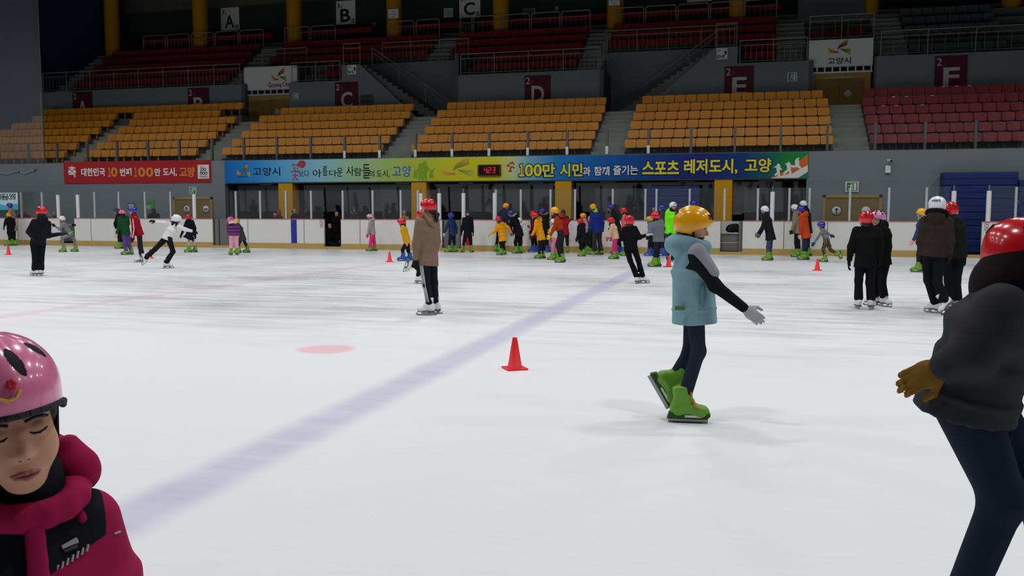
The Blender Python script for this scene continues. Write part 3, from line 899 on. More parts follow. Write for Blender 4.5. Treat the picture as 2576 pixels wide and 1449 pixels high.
# digital clock
x, z = XZ(1232, 428.5, BY)
ck = empty('digital_clock', (x, BY - 0.045, z), 'dark digital clock with red numerals hung in the long banner', 'clock')
bevel(MB().box(-0.47, 0.47, -0.06, 0.02, -0.22, 0.22, mat('clock_case', (84, 44, 36), 0.5)).build('case', ck), 0.012)
MB().box(-0.42, 0.42, -0.066, -0.06, -0.175, 0.175, mat('clock_face', (26, 10, 10), 0.3)).build('face', ck)
M_LED = glow_mat('red_numeral', (255, 24, 50), 1.1)
SEGS = {'2': 'abged', '3': 'abgcd', '4': 'fgbc'}
for ch, cx in (('4', -0.14), ('2', 0.02), ('3', 0.2)):
    d = MB(); w_, h_ = 0.05, 0.1
    def sg(a, b_): 
        sl = 0.12
        cap2(d, (cx + a[0] + a[1] * sl, a[1]), (cx + b_[0] + b_[1] * sl, b_[1]), 0.011, 0.011, -0.07, M_LED)
    S_ = {'a': ((-w_, h_), (w_, h_)), 'b': ((w_, h_), (w_, 0)), 'c': ((w_, 0), (w_, -h_)), 'd': ((-w_, -h_), (w_, -h_)), 'e': ((-w_, 0), (-w_, -h_)), 'f': ((-w_, h_), (-w_, 0)), 'g': ((-w_, 0), (w_, 0))}
    for k in SEGS[ch]: sg(*S_[k])
    d.build('numeral', ck)
MB().box(-0.075, -0.05, -0.07, -0.066, -0.1, -0.08, M_LED).build('colon_dot', ck)
# slogan
for s, px, py, pw, ph in (('１', 1313, 428.5, 13, 31), ('0', 1331, 428.5, 21, 31), ('0', 1353, 428.5, 21, 31), ('만', 1381, 428.5, 32, 33), ('시민', 1437, 428, 57, 33), ('스포츠', 1662, 421.5, 92, 33), ('레저도시,', 1788, 419.5, 134, 37), ('고양', 1907, 416, 66, 35)):
    wtext(s, px, py, pw, ph, M_YTXT, cb_, BY, 0.028, outline=M_NAVYP)
for s, px, py, pw, ph in (('과', 1476, 431, 20, 23), ('함께', 1514, 430, 39, 23), ('즐기는', 1574, 428, 62, 24)):
    wtext(s, px, py, pw, ph, M_WHITE, cb_, BY, 0.022, outline=M_NAVYP, soff=0.03)
sw = MB()
sw.prism([wpt(*p) for p in ((1938, 448.5), (1988, 437), (2012, 425), (2032, 414), (2032, 388), (2015, 402), (1985, 425))][::-1][::-1], -0.0142, -0.0124, M_ORP)
sw.prism([wpt(*p) for p in ((1938, 448.6), (2008, 447.5), (2032, 432), (2032, 415), (1995, 435))], -0.0162, -0.0144, M_WHITE)
sw.build('swoosh_print', cb_)
ath = MB()
def A(seq, r0, r1, y):
    for a, b_ in zip(seq[:-1], seq[1:]): limb(a, b_, r0, r1, M_WHITE, ath, y)
for (cx, cy, k) in ((1958, 428, 0), (1984, 424, 1), (2005, 415, 2)):
    y = -0.0172 - 0.0006 * k
    limb((cx, cy - 13), (cx, cy - 13), .05, .05, M_WHITE, ath, y)
    A([(cx, cy - 9), (cx + (0, 1, 1)[k], cy + 2)], .075, .06, y)
    A([(cx - 1, cy - 8), (cx - (10, 8, 4)[k], cy - (8, 12, 2)[k])], .03, .02, y)
    A([(cx + 1, cy - 8), (cx + (9, 8, 4)[k], cy - (1, 4, 18)[k])], .03, .02, y)
    A([(cx, cy + 2), (cx - (2, 7, 8)[k], cy + (8, 8, 4)[k]), (cx - (8, 12, 14)[k], cy + (12, 14, 2)[k])], .045, .03, y)
    A([(cx, cy + 2), (cx + (2, 4, 6)[k], cy + (9, 8, 5)[k]), (cx + (0, 2, 10)[k], cy + (18, 16, 10)[k])], .045, .03, y)
cap2(ath, wpt(2014, 423), wpt(2014, 423), .03, .03, -.0186, M_WHITE)
ath.build('athletes_print', cb_)

# ================================================================== STANDS
ROW0, RD, RH, RZ = 35.4, 0.8, 0.44, 3.66       # lower rows: start, depth, rise, floor
def rowy(i): return ROW0 + RD * i
def rowz(i): return RZ + RH * i
t = MB()
t.box(-52, 26, YW + 0.25, ROW0, 3.4, 3.66, M_TERR)
for i in range(6): t.box(-52, 26, rowy(i), rowy(i + 1), 3.0, rowz(i) if i else 3.665, M_TERR)
t.box(-52, 26, rowy(6), YP + 0.0, 3.0, rowz(5) - 0.004, M_TERR)
t.box(-38.6, -25.2, rowy(6), rowy(7), rowz(5), rowz(6), M_TERR)
struct('floor_lower_terrace', t)
AISLES = [(-32.1, -30.95), (-24.85, -23.5), (-15.65, -14.3), (-6.52, -5.17), (2.71, 3.99)]
for k, (a, b_) in enumerate(AISLES):
    s = MB()
    for i in range(5):
        s.box(a, b_, rowy(i + 1) - 0.4, rowy(i + 1), rowz(i), rowz(i) + RH / 2, M_STEP)
        s.box(a, b_, rowy(i), rowy(i + 1) - 0.4, rowz(i) - 0.02, rowz(i) + 0.012, M_STEP)
        s.box(a, b_, rowy(i + 1) - 0.006, rowy(i + 1) + 0.2, rowz(i) - 0.02, rowz(i + 1) + 0.006, M_STEP)
    s.box(a, b_, YW + 0.26, ROW0, 3.655, 3.672, M_STEP)
    s.box(a, b_, rowy(5) + 0.1, rowy(6), rowz(5) - 0.02, rowz(5) + 0.012, M_STEP)
    struct('floor_aisle_%d' % (k + 1), s)
# parapets
LZ = rowz(5) - 0.1
def par(name, boxes):
    q = MB()
    for x0, x1, y0, y1, z0, z1 in boxes: q.box(x0, x1, y0, y1, z0, z1, M_WALL)
    return struct(name, q)
par('wall_parapet_ab', [(-38.68, -25.97, YP, YP + 0.2, LZ, 8.05)])
c = MB()
c.box(-23.22, -20.28, YP, YP + 0.2, LZ, 8.02, M_WALL)
c.prism([(-20.28, LZ), (-15.9, LZ), (-19.27, 8.78), (-20.28, 8.78)], YP, YP + 0.2, M_WALL)
struct('wall_parapet_c', c)
par('wall_parapet_d', [(-14.09, -7.2, YP, YP + 0.2, LZ, 8.05)])
c = MB()
c.prism([(-5.65, LZ), (-1.0, LZ), (-1.0, 8.8), (-1.96, 8.8)], YP, YP + 0.2, M_WALL)
c.box(-1.0, 2.03, YP, YP + 0.2, LZ, 8.06, M_WALL)
struct('wall_parapet_e', c)
par('wall_parapet_f', [(4.78, 26, YP, YP + 0.2, LZ, 8.12)])
c = MB()
for a, b_ in ((-19.6, -14.2), (-7.4, -0.9)):
    c.box(a, b_, YF, YF + 0.2, LZ, 9.15, M_WALL)
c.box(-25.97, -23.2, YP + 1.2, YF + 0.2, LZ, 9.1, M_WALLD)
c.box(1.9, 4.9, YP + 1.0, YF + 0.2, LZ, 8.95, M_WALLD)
struct('wall_upper_recess', c)
c = MB()
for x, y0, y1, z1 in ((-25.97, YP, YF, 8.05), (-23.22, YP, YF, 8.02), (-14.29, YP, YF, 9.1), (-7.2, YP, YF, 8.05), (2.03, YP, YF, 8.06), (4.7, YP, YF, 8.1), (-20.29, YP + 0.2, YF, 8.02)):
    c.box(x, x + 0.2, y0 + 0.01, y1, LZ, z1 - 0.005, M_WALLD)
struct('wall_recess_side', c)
# floors of the upper tier and its rows
UR0, URD, URH, URZ = 42.15, 0.8, 0.55, 8.05
def ury(i): return UR0 + URD * i
def urz(i): return URZ + URH * i
t = MB()
FULL = [(-38.68, -25.97), (-23.2, -20.28), (-14.09, -7.2), (-1.0, 2.03), (4.78, 26)]
for a, b_ in FULL:
    t.box(a, b_, YP + 0.2, ury(0), 7.8, 8.03, M_TERR)
    for i in (0, 1): t.box(a, b_, ury(i), ury(i + 1), 7.8, urz(i), M_TERR)
for i in range(2, 5): t.box(-38.68, 26, ury(i), ury(i + 1), 8.6, urz(i), M_TERR)
t.box(-38.68, 26, ury(5), 47.0, 8.6, urz(5), M_TERR)
t.box(-38.68, 26, 47.0, 49.2, 8.6, 11.2, M_TERR)
struct('floor_upper_terrace', t)
for k, (a, b_, lo) in enumerate(((-27.35, -26.0, 0), (-38.6, -37.45, 0), (-16.65, -15.5, 2), (-8.45, -7.3, 0), (0.68, 1.98, 0), (4.95, 6.2, 0))):
    s = MB()
    for i in range(lo, 5):
        s.box(a, b_, ury(i + 1) - 0.4, ury(i + 1) + 0.01, urz(i), urz(i) + URH / 2, M_STEP)
        s.box(a, b_, ury(i) - 0.006, ury(i + 1) - 0.4, urz(i) - 0.3, urz(i) + 0.012, M_STEP)
    if lo == 0:
        s.box(a, b_, YP + 0.2, ury(0), 7.9, 8.045, M_STEP)
    struct('floor_upper_aisle_%d' % (k + 1), s)
# stairs from the lower walkway to the upper tier
def stair(n, xa, xb, za, zb, y0, y1, solid_side):
    """climbs from xa,za to xb,zb"""
    k = 16
    s = MB()
    for i in range(k):
        u0, u1 = xa + (xb - xa) * i / k, xa + (xb - xa) * (i + 1) / k
        zz = za + (zb - za) * (i + 1) / k
        s.box(min(u0, u1), max(u0, u1), y0, y1, zz - 0.5, zz, M_TERR)
    struct('floor_stair_%d' % n, s)
stair(1, -14.9, -19.3, LZ + 0.1, 8.78, YP + 0.25, YP + 1.5, False)
stair(2, -6.5, -2.0, LZ + 0.1, 8.78, YP + 0.25, YP + 1.5, True)
st = MB()
st.prism([(-6.7, LZ + 0.1), (-6.0, LZ + 0.1), (-1.98, 8.0), (-1.98, 9.0), (-6.7, LZ + 1.0)], YP + 1.5, YP + 1.62, M_WALLD)
struct('wall_stair_balustrade', st)
# upper entrance panels and doors
def entrance(n, px0, px1, py_top, py_mid, py_bot, lab, korean):
    x0, z2 = XZ(px0, py_top, YP + 0.06); x1, _ = XZ(px1, py_top, YP + 0.06)
    _, z1 = XZ(px0, py_mid, YP + 0.06)
    if n == 3: x0, x1, z1, z2 = -25.95, -22.9, 7.46, 8.92
    else: x0, x1, z1, z2 = 2.02, 4.66, 7.5, 8.95
    o = empty('entrance_panel', ((x0 + x1) / 2, YP + 0.3, z1), lab, 'sign')
    ox, oz = o.location.x, o.location.z
    MB().box(x0 - ox, x1 - ox, -0.05, 0.05, 0.32, z2 - z1, M_WHITE).build('white_panel', o)
    f = MB().box(x0 - ox, x1 - ox, -0.05, 0.05, 0.0, 0.08, M_POST).box(x0 - ox, x1 - ox, -0.05, 0.05, 0.27, 0.32, M_POST)
    f.build('vent_frame', o)
    MB().box(x0 - ox + 0.02, x1 - ox - 0.02, 0.02, 0.04, 0.08, 0.27, M_BLACK).build('vent_back', o)
    for k in range(9):
        xx = x0 - ox + (x1 - x0) * (0.02 + 0.96 * k / 8)
        MB().box(xx - 0.03, xx + 0.03, -0.05, 0.02, 0.08, 0.27, M_POST).build('vent_bar', o)
    d = empty('door_%d' % n, ((x0 + x1) / 2, YP + 0.3, LZ + 0.1), None, None, None, 'structure')
    MB().box(x0 - ox + 0.05, x1 - ox - 0.05, 0.02, 0.08, 0, z1 - LZ - 0.1, M_DOORF).build('door_frame', d)
    hw = (x1 - x0) / 2 - 0.3
    for s in (-1, 1):
        MB().box(min(0, s * hw) + 0.01, max(0, s * hw) - 0.01, -0.02, 0.02, 0, z1 - LZ - 0.35, M_DOOR).build('door_leaf', d)
        MB().box(s * hw * 0.3 - 0.3, s * hw * 0.3 + 0.3, -0.07, -0.03, z1 - LZ - 0.32, z1 - LZ - 0.28, M_STEEL).build('door_closer', d)
    MB().lathe([(0, 0), (0.16, 0), (0.16, 0.012), (0, 0.012)], M_LTGREY, 24).build('round_notice', d, (0.35, -0.03, 0.75)).rotation_euler = (math.pi / 2, 0, 0)
    return o
e1 = entrance(3, 645, 727, 167, 240, 283, 'white entrance panel with a three petal emblem beside sign C', False)
x, z = XZ(702, 189, YP + 0.25); logo(e1, x, YP + 0.24, z, 0.86, 0.8)
wtext('Go', 682, 213.5, 15, 13, M_REDP, e1, YP + 0.25, 0.02, 0.01, rot=0.0)
wtext('yang City', 709, 214, 38, 11, M_NAVYP, e1, YP + 0.25, 0.012, 0.01)
e2 = entrance(4, 2036, 2195, 100, 185, 280, 'white entrance panel with a three petal emblem beside sign E', True)
x, z = XZ(2112, 120, YP + 0.25); logo(e2, x, YP + 0.24, z, 0.92, 0.7)
wtext('고양시', 2111, 153, 58, 14, M_BLACK, e2, YP + 0.25, 0.008, 0.01)
# maroon section signs
def section_sign(letter, px0, px1, py1, wm=1.25, hm=1.42):
    x0, z1 = XZ(px0, py1, YP); x1, _ = XZ(px1, py1, YP)
    xc = (x0 + x1) / 2
    o = empty('section_sign', (xc, YP - 0.03, z1 - hm), 'maroon section sign with a white %s on the grey parapet' % letter, 'sign', 'maroon section signs')
    MB().box(-wm / 2, wm / 2, -0.02, 0.02, 0, hm, M_MAROON).build('plate', o)
    text(letter, xc + 0.02, YP - 0.055, z1 - hm * 0.62, wm * 0.5, hm * 0.56, M_LTGREY, o, 0.02)
    text('2', xc - wm * 0.37, YP - 0.055, z1 - hm * 0.17, wm * 0.16, hm * 0.22, M_LTGREY, o, 0.008)
    text('층', xc - wm * 0.19, YP - 0.055, z1 - hm * 0.21, wm * 0.12, hm * 0.12, mat('dim_print', (120, 70, 84), 0.7), o, 0.0)
    text('열', xc + wm * 0.38, YP - 0.055, z1 - hm * 0.8, wm * 0.15, hm * 0.15, mat('dim_print', (120, 70, 84), 0.7), o, 0.0)
for a in (('A', 183, 232, 232), ('B', 473, 526, 222.5), ('C', 843, 901, 208), ('D', 1321, 1385, 191), ('E', 1823, 1897, 168), ('F', 2352, 2435, 142)): section_sign(*a)
def wall_sign(px0, py0, px1, py1, Y, lines, lab):
    x0, z1 = XZ(px0, py0, Y); x1, z0 = XZ(px1, py1, Y)
    o = empty('wall_notice', ((x0 + x1) / 2, Y - 0.03, z0), lab, 'sign')
    MB().box((x0 - x1) / 2, (x1 - x0) / 2, -0.02, 0.02, 0, z1 - z0, M_WHITE).build('plate', o)
    for s, fx_, fz_, w_, h_, b_, m in lines:
        text(s, x0 + (x1 - x0) * fx_, Y - 0.055, z1 + (z0 - z1) * fz_, (x1 - x0) * w_, (z1 - z0) * h_, m, o, b_)
    return o
K = M_BLACK
for nm, px0, py0, px1, py1, lab in (('B.C', 875, 164, 897, 187, 'small white stair notice with B and C on the parapet post'), ('D.E', 1803, 122, 1830, 149, 'small white stair notice with D and E on the parapet post')):
    o = wall_sign(px0, py0, px1, py1, YP, [(nm, .42, .74, .66, .26, .03, K), ('3층', .22, .2, .28, .2, .01, K)], lab)
    hm = (XZ(px0, py0, YP)[1] - XZ(px1, py1, YP)[1])
    MB().prism([(0.12, 0.4 * hm), (0.19, 0.4 * hm), (0.19, 0.6 * hm), (0.23, 0.6 * hm), (0.155, 0.75 * hm), (0.08, 0.6 * hm), (0.12, 0.6 * hm)], -0.025, -0.02, K).build('arrow', o)
M_BRN = mat('brown_print', (52, 34, 32), 0.7)
for L_, px0, py0, px1, py1 in (('A', 556, 21, 603, 75), ('B', 846, 4, 895, 60), ('C', 1156, -12, 1209, 43), ('D', 1730, -66, 1791, 3)):
    wall_sign(px0, py0, px1, py1, 48.98, [(L_, .48, .62, .52, .56, .025, M_BRN), ('3', .13, .2, .13, .2, .01, M_BRN), ('층', .29, .24, .12, .12, 0, M_BRN), ('열', .86, .86, .2, .2, .012, M_BRN)], 'white upper tier sign with a large %s on the dark back wall' % L_)
wall_sign(977, 24, 1003, 45, 46.3, [('···', .5, .25, .3, .06, 0, K), ('17 - 47', .5, .55, .6, .16, .01, K), ('계단', .5, .82, .25, .14, .01, K)], 'small white row notice fixed to the yellow column near sign B')
wall_sign(1532, -4, 1559, 13, 46.3, [('99-131', .5, .4, .7, .2, .01, K), ('계단', .5, .75, .3, .2, .01, K)], 'small white row notice fixed to the yellow column above section D')
o = wall_sign(1117, 22, 1140, 43, 48.98, [], 'small pale framed picture beside the upper C sign')
MB().box(-0.25, 0.25, -0.03, -0.02, 0.06, 0.44, mat('pale_blue_print', (150, 176, 186), 0.6)).build('print', o)
o = wall_sign(1316, 23, 1346, 48, 48.98, [], 'grey electrical cabinet on the dark back wall above section D')
o['category'] = 'cabinet'; o.name = 'electrical_cabinet'
MB().box(-0.3, 0.3, -0.12, -0.02, 0.02, 0.6, M_BENCH).build('cabinet_door', o)
MB().lathe([(0, 0), (0.05, 0), (0.05, 0.02), (0, 0.02)], M_REDP, 12).build('gauge', o, (-0.1, -0.12, 0.4)).rotation_euler = (math.pi / 2, 0, 0)
for px, py, lab in ((942, 61, 'small white switch plate on the dark wall beside sign B'), (1401, 21, 'small white switch plate on the dark wall above section D')):
    x, z = XZ(px, py, 48.98)
    o = empty('switch_plate', (x, 48.95, z), lab, 'switch')
    MB().box(-0.08, 0.08, -0.02, 0.02, -0.1, 0.1, M_LTGREY).build('plate', o); MB().box(-0.03, 0.03, -0.03, -0.02, -0.04, 0.04, M_DKGREY).build('rocker', o)
x0, z1 = XZ(908, 239, YP); x1, z0 = XZ(939, 263, YP)
o = empty('wall_cabinet', ((x0 + x1) / 2, YP - 0.06, z0), 'small steel framed cabinet on the parapet beside sign C', 'cabinet')
W_, H_ = (x1 - x0) / 2, z1 - z0
MB().box(-W_, W_, -0.05, 0.05, 0, H_, M_BENCH).build('case', o)
MB().box(-W_ + .03, W_ - .03, -0.056, -0.05, H_ * .1, H_ * .55, M_DKGREY).build('cabinet_door', o)
MB().box(-W_ + .03, W_ - .03, -0.056, -0.05, H_ * .62, H_ * .94, M_DKGREY).build('cabinet_door', o)
fit_texts()
# back wall, bulkhead, columns, end wall
struct('wall_upper_back', MB().box(-46, 26, 49.0, 49.3, 8.6, 17.5, M_BACK))
struct('trim_bulkhead', MB().box(-46, 26, 48.75, 49.0, 13.85, 16.5, M_BULK))
for i in range(9):
    x = -38.03 + 6.143 * i
    tag(MB().lathe([(0.43, urz(5)), (0.43, 16.5)], M_YELUP, 28, (0, 0, 0)).build('column_%d' % (i + 1), None, (x, 46.75, 0)), None, None, None, 'structure')
c = MB()
c.box(-39.0, -38.7, YP, 49.2, 3.66, 17.0, M_BLUEW)
c.box(-52, -38.7, YP, YP + 0.3, 3.66, 17.0, M_BLUEW)
struct('wall_left', c)
c = MB()
c.box(1.68, 4.73, 46.2, 46.4, 10.0, 12.2, M_WALLD)
struct('wall_small_block', c)
n = empty('hanging_net', (-37.1, YW + 0.55, 3.7), 'pale hanging net panel in front of the end section of seats', 'net')
MB().box(-5.1, 5.02, -0.005, 0.005, 0, 12, M_NET).build('mesh_panel', n)
MB().box(5.0, 5.05, -0.02, 0.02, 0, 12, M_GUARD).build('edge_cord', n)

# ================================================================== RAILINGS
def guard_rail(lab, pts, h=1.0, bars=0.22, step=1.5, name='guard_rail', r=0.022):
    p0 = np.array(pts[0], float)
    o = empty(name, p0, lab, 'railing')
    P = [np.array(p, float) - p0 for p in pts]
    up = np.array([0, 0, 1.0])
    MB().path([p + up * h for p in P], r, M_RAIL).build('top_rail', o)
    MB().path([p + up * h * 0.78 for p in P], r * 0.7, M_RAIL, 6).build('mid_rail', o)
    inf = MB()
    for a, b in zip(P[:-1], P[1:]):
        L_ = np.linalg.norm(b - a)
        n = max(1, int(round(L_ / step)))
        for k in range(n + 1):
            q = a + (b - a) * k / n
            MB().tube(q, q + up * h, r * 0.9, r * 0.9, M_RAIL, 8).build('post', o)
        if bars:
            nb = int(L_ / bars)
            for k in range(1, nb):
                q = a + (b - a) * k / nb
                inf.tube(q + up * 0.1, q + up * h * 0.78, 0.008, 0.008, M_RAIL, 5, False)
            inf.path([a + up * 0.1, b + up * 0.1], 0.01, M_RAIL, 5)
    if bars: inf.build('baluster_infill', o)
    return o
y_ = YP + 0.1
guard_rail('steel railing on the parapet over signs A and B', [(-38.5, y_, 8.05), (-26.1, y_, 8.05)], 1.05)
guard_rail('short steel railing above the white city emblem panel beside sign C', [(-25.95, YF, 9.1), (-23.3, YF, 9.1)], 1.05, 0.3)
guard_rail('short steel railing on the low parapet over sign C', [(-23.1, y_, 8.02), (-20.4, y_, 8.02)], 1.0, 0.35)
guard_rail('steel handrail at the head of the stairs beside the B and C notice', [(-20.2, y_, 8.78), (-19.3, y_, 8.78)], 1.05, 0.3)
guard_rail('sloping steel handrail down the stairs beside sign C', [(-19.25, y_ + 1.35, 8.78), (-14.9, y_ + 1.35, 5.85)], 1.05, 0.0, 1.9)
guard_rail('steel railing on the recessed wall between signs C and D', [(-19.0, YF + 0.1, 9.15), (-14.3, YF + 0.1, 9.15)], 1.05)
guard_rail('steel railing on the parapet over sign D', [(-14.0, y_, 8.05), (-7.25, y_, 8.05)], 1.0)
guard_rail('steel handrail rising beside the upper aisle next to section D', [(-7.2, y_ + 0.2, 8.05), (-7.2, YF, 9.15)], 1.0, 0.0, 1.2)
guard_rail('steel railing on the recessed wall between signs D and E', [(-7.3, YF + 0.1, 9.15), (-1.2, YF + 0.1, 9.15)], 1.05)
guard_rail('steel handrail at the head of the stairs beside the D and E notice', [(-1.95, y_, 8.8), (-1.05, y_, 8.8)], 1.05, 0.3)
guard_rail('sloping steel handrail down the stairs beside sign E', [(-1.95, y_ + 1.48, 8.8), (-5.9, y_ + 1.48, 6.0)], 1.05, 0.0, 1.9)
guard_rail('short steel railing on the parapet over sign E', [(-0.9, y_, 8.06), (1.95, y_, 8.06)], 1.0)
guard_rail('steel railing above the white emblem panel beside sign E', [(2.05, YP + 0.4, 8.96), (4.68, YP + 0.4, 8.96)], 1.05, 0.5)
guard_rail('long steel railing on the parapet over sign F', [(4.95, y_, 8.12), (16, y_, 8.12)], 1.05, 0.5, 1.8)
BAYS = [(361, 416, 100), (421, 476, 97), (482, 537, 95), (542, 598, 92), (603, 662, 79), (716, 777, 74), (782, 843, 69), (977, 1041, 58), (1047, 1105, 55), (1158, 1187, 50), (1191, 1259, 47), (1264, 1332, 42), (1337, 1408, 37), (1413, 1485, 32), (1547, 1620, 24), (1625, 1701, 19), (1706, 1783, 14), (1788, 1867, 7), (1873, 1954, 1)]
WY = 46.2
for k, (a, b_, py) in enumerate(BAYS):
    x0, _ = XZ(a, py, WY); x1, _ = XZ(b_, py, WY)
    o = empty('walkway_rail', (x0, WY, urz(5)), 'looped steel rail bay on the upper walkway, %s counting from the end wall' % ORD[k], 'railing', 'looped rail bays along the upper walkway')
    w_ = x1 - x0; h_ = 1.02
    MB().path([(0, 0, 0), (0, 0, h_ - .08), (.08, 0, h_), (w_ - .08, 0, h_), (w_, 0, h_ - .08), (w_, 0, 0)], 0.024, M_RAIL).build('loop_tube', o)
    q = MB().path([(0, 0, .12), (w_, 0, .12)], 0.014, M_RAIL, 6).path([(0, 0, .72), (w_, 0, .72)], 0.014, M_RAIL, 6)
    for j in range(1, 6): q.tube((w_ * j / 6, 0, .12), (w_ * j / 6, 0, .72), .008, .008, M_RAIL, 5, False)
    q.build('baluster_infill', o)
# glass guard along the front of the lower stand
GP = [-2, 72, 144, 220, 295, 373, 452, 534, 614, 697, 782, 868, 956, 1046, 1138, 1231, 1328, 1427, 1527, 1631, 1738, 1848, 1963, 2080, 2200, 2325, 2452, 2590]
GY = YW + 0.75
gx = [XZ(p, 390, GY)[0] for p in GP]
go = empty('glass_guard', (gx[0], GY, 3.66), 'long glass guard with steel posts along the front seat row', 'railing')
for k, x in enumerate(gx):
    p = MB().box(x - gx[0] - 0.045, x - gx[0] + 0.045, -0.05, 0.05, 0, 1.02, M_GUARD).build('guard_post', go)
    if 11 <= k <= 19: MB().box(x - gx[0] - 0.055, x - gx[0] + 0.055, -0.07, -0.05, 0.05, 0.36, M_PAD).build('white_sleeve', p)
    if k: MB().box(gx[k - 1] - gx[0] + 0.05, x - gx[0] - 0.05, -0.006, 0.006, 0.1, 1.0, M_GGLASS).build('guard_pane', go)

# ================================================================== SEATS
def seat_mesh(kind, m):
    """rounded plastic shells that face -Y; the pan is tipped up"""
    def shell(w, z0, z1, y0, y1, curve, th):
        mb = MB(); nx, nz = 8, 6
        def pt(i, j, off):
            u, v = i / nx * 2 - 1, j / nz * 2 - 1
            e = (abs(u) ** 10 + abs(v) ** 10) ** 0.1
            s = max(abs(u), abs(v)) / e if e > 1 else 1.0
            uu, vv = u * s, v * s
            y = y0 + (y1 - y0) * (vv + 1) / 2 + curve * (uu * uu - 0.4) + off
            return (uu * w / 2, y, (z0 + z1) / 2 + vv * (z1 - z0) / 2)
        for off, fl in ((-th / 2, 0), (th / 2, 1)):
            vs = [pt(i, j, off) for j in range(nz + 1) for i in range(nx + 1)]
            fs = []
            for j in range(nz):
                for i in range(nx):
                    q = (j * (nx + 1) + i, j * (nx + 1) + i + 1, (j + 1) * (nx + 1) + i + 1, (j + 1) * (nx + 1) + i)
                    fs.append(q if not fl else q[::-1])
            mb.raw(vs, fs, m, True)
        ring = [(i, 0) for i in range(nx)] + [(nx, j) for j in range(nz)] + [(i, nz) for i in range(nx, 0, -1)] + [(0, j) for j in range(nz, 0, -1)]
        vs = [pt(i, j, -th / 2) for i, j in ring] + [pt(i, j, th / 2) for i, j in ring]
        n = len(ring)
        mb.raw(vs, [(k, k + n, (k + 1) % n + n, (k + 1) % n) for k in range(n)], m, True)
        return mb
    if kind == 'back': return shell(0.445, 0.38, 0.71, 0.15, 0.21, 0.02, 0.03)
    if kind == 'pan': return shell(0.442, 0.36, 0.69, 0.02, 0.10, -0.012, 0.05)
    if kind == 'leg': return MB().box(-0.03, 0.03, 0.1, 0.16, 0, 0.43, M_DKGREY)
def seat_parts(m, nm): return [(n, seat_mesh(k, m).mesh(n)) for n, k in (('backrest', 'back'), ('seat_pan', 'pan'), ('bracket', 'leg'))]
SO, SR = seat_parts(M_SEATO, 'o'), seat_parts(M_SEATR, 'r')
def merged(m):
    a = MB()
    for k in ('back', 'pan', 'leg'):
        b = seat_mesh(k, m)
        a.raw(b.v, b.f, m if k != 'leg' else M_DKGREY, True)
    return a
SRM, SOM, SGM = merged(M_SEATR), merged(M_SEATO), merged(M_SEATG)
SRMESH, SGMESH = SRM.mesh('seat'), SGM.mesh('seat')
def in_frame(x, y, z, mar=12):
    v = np.array([x, y, z]) - CAM
    d = v @ _fw
    return -mar < 1288 + FPX * (v @ CR) / d < 2576 + mar and -mar < 724.5 - FPX * (v @ CU) / d < 1449
PITCHX = 0.459
seats = []   # (distance, colour, x, y, z, label)
def add_row(col, x0, x1, y, z, where, ref, rev=False, parts=True):
    n = int((x1 - x0) / PITCHX + 0.15)
    for k in range(n):
        x = x0 + (k + 0.5) * (x1 - x0) / n
        if not in_frame(x, y, z + 0.5): continue
        j = n - 1 - k if rev else k
        seats.append((math.hypot(x, y), col, x, y, z, '%s chair %s, %s from %s' % (col, where, ORD[min(j, 29)], ref), parts))
ROWN = ['in front row', 'in second row up', 'in third row up', 'in fourth row up', 'in fifth row up', 'in sixth row up', 'in topmost row']
LOW = [('A', -38.3, -32.1, 'the end wall', 0, 5), ('B', -30.95, -24.85, 'the A stairs', 0, 5), ('C', -23.5, -15.65, 'the B stairs', 0, 5), ('D', -14.3, -6.52, 'the C stairs', 0, 5), ('E', -5.17, 2.71, 'the D stairs', 0, 5), ('F', 3.99, 14, 'the E stairs', 0, 5)]
for s, x0, x1, ref, a, b_ in LOW:
    for i in range(6):
        X0, X1 = x0, x1
        if i == 5: X0, X1 = {'A': (-37.7, -32.4), 'B': (-31.3, -26.2), 'C': (-22.8, -15.8), 'D': (-14.1, -6.6), 'E': (-5.0, 2.55), 'F': (4.1, 14)}[s]
        add_row('red' if s == 'F' else 'orange', X0, X1, rowy(i) + 0.42, rowz(i), '%s below sign %s' % (ROWN[i], s), ref)
add_row('orange', -37.8, -25.4, rowy(6) + 0.42, rowz(6), 'in topmost row below signs A and B', 'the end wall')
UPR = ['in first upper row', 'in second upper row', 'in third upper row', 'in fourth upper row', 'in fifth upper row']
def upper(s, ref, rows):
    for i, x0, x1 in rows: add_row('red', x0, x1, ury(i) + 0.42, urz(i), '%s above %s' % (UPR[i], s), ref, parts=False)
upper('signs A and B', 'the end wall', [(i, -37.35, -27.45) for i in range(5)])
upper('sign C', 'the emblem panel', [(0, -21.8, -20.85), (1, -22.1, -20.85), (2, -25.9, -16.75), (3, -25.9, -16.75), (4, -25.9, -16.75)])
upper('sign D', 'the C side stairs', [(0, -13.7, -8.5), (1, -13.7, -8.5), (2, -15.45, -8.5), (3, -15.45, -8.5), (4, -15.45, -8.5)])
upper('sign E', 'the D side stairs', [(0, -0.75, 0.65), (1, -0.75, 0.65), (2, -7.25, 0.65), (3, -7.25, 0.65), (4, -7.25, 0.65)])
for x0, x1, w in ((-36.5, -27.6, 'above signs A and B'), (-25.6, -21.3, 'above the emblem panel by sign C'), (-20.0, -15.9, 'above sign C'), (-15.0, -7.9, 'above sign D'), (-7.0, 0.9, 'above sign E')):
    add_row('red', x0, x1, 47.4, 11.2, 'in back row ' + w, 'its end nearer the end wall', parts=False)
add_row('red', 2.1, 4.6, YF + 0.55, 9.15, 'on the ledge above the white emblem panel', 'the E side', parts=False)
seats.sort(key=lambda s: s[0])
count = {'orange': 0, 'red': 0}
bulk = {'orange': MB(), 'red': MB()}
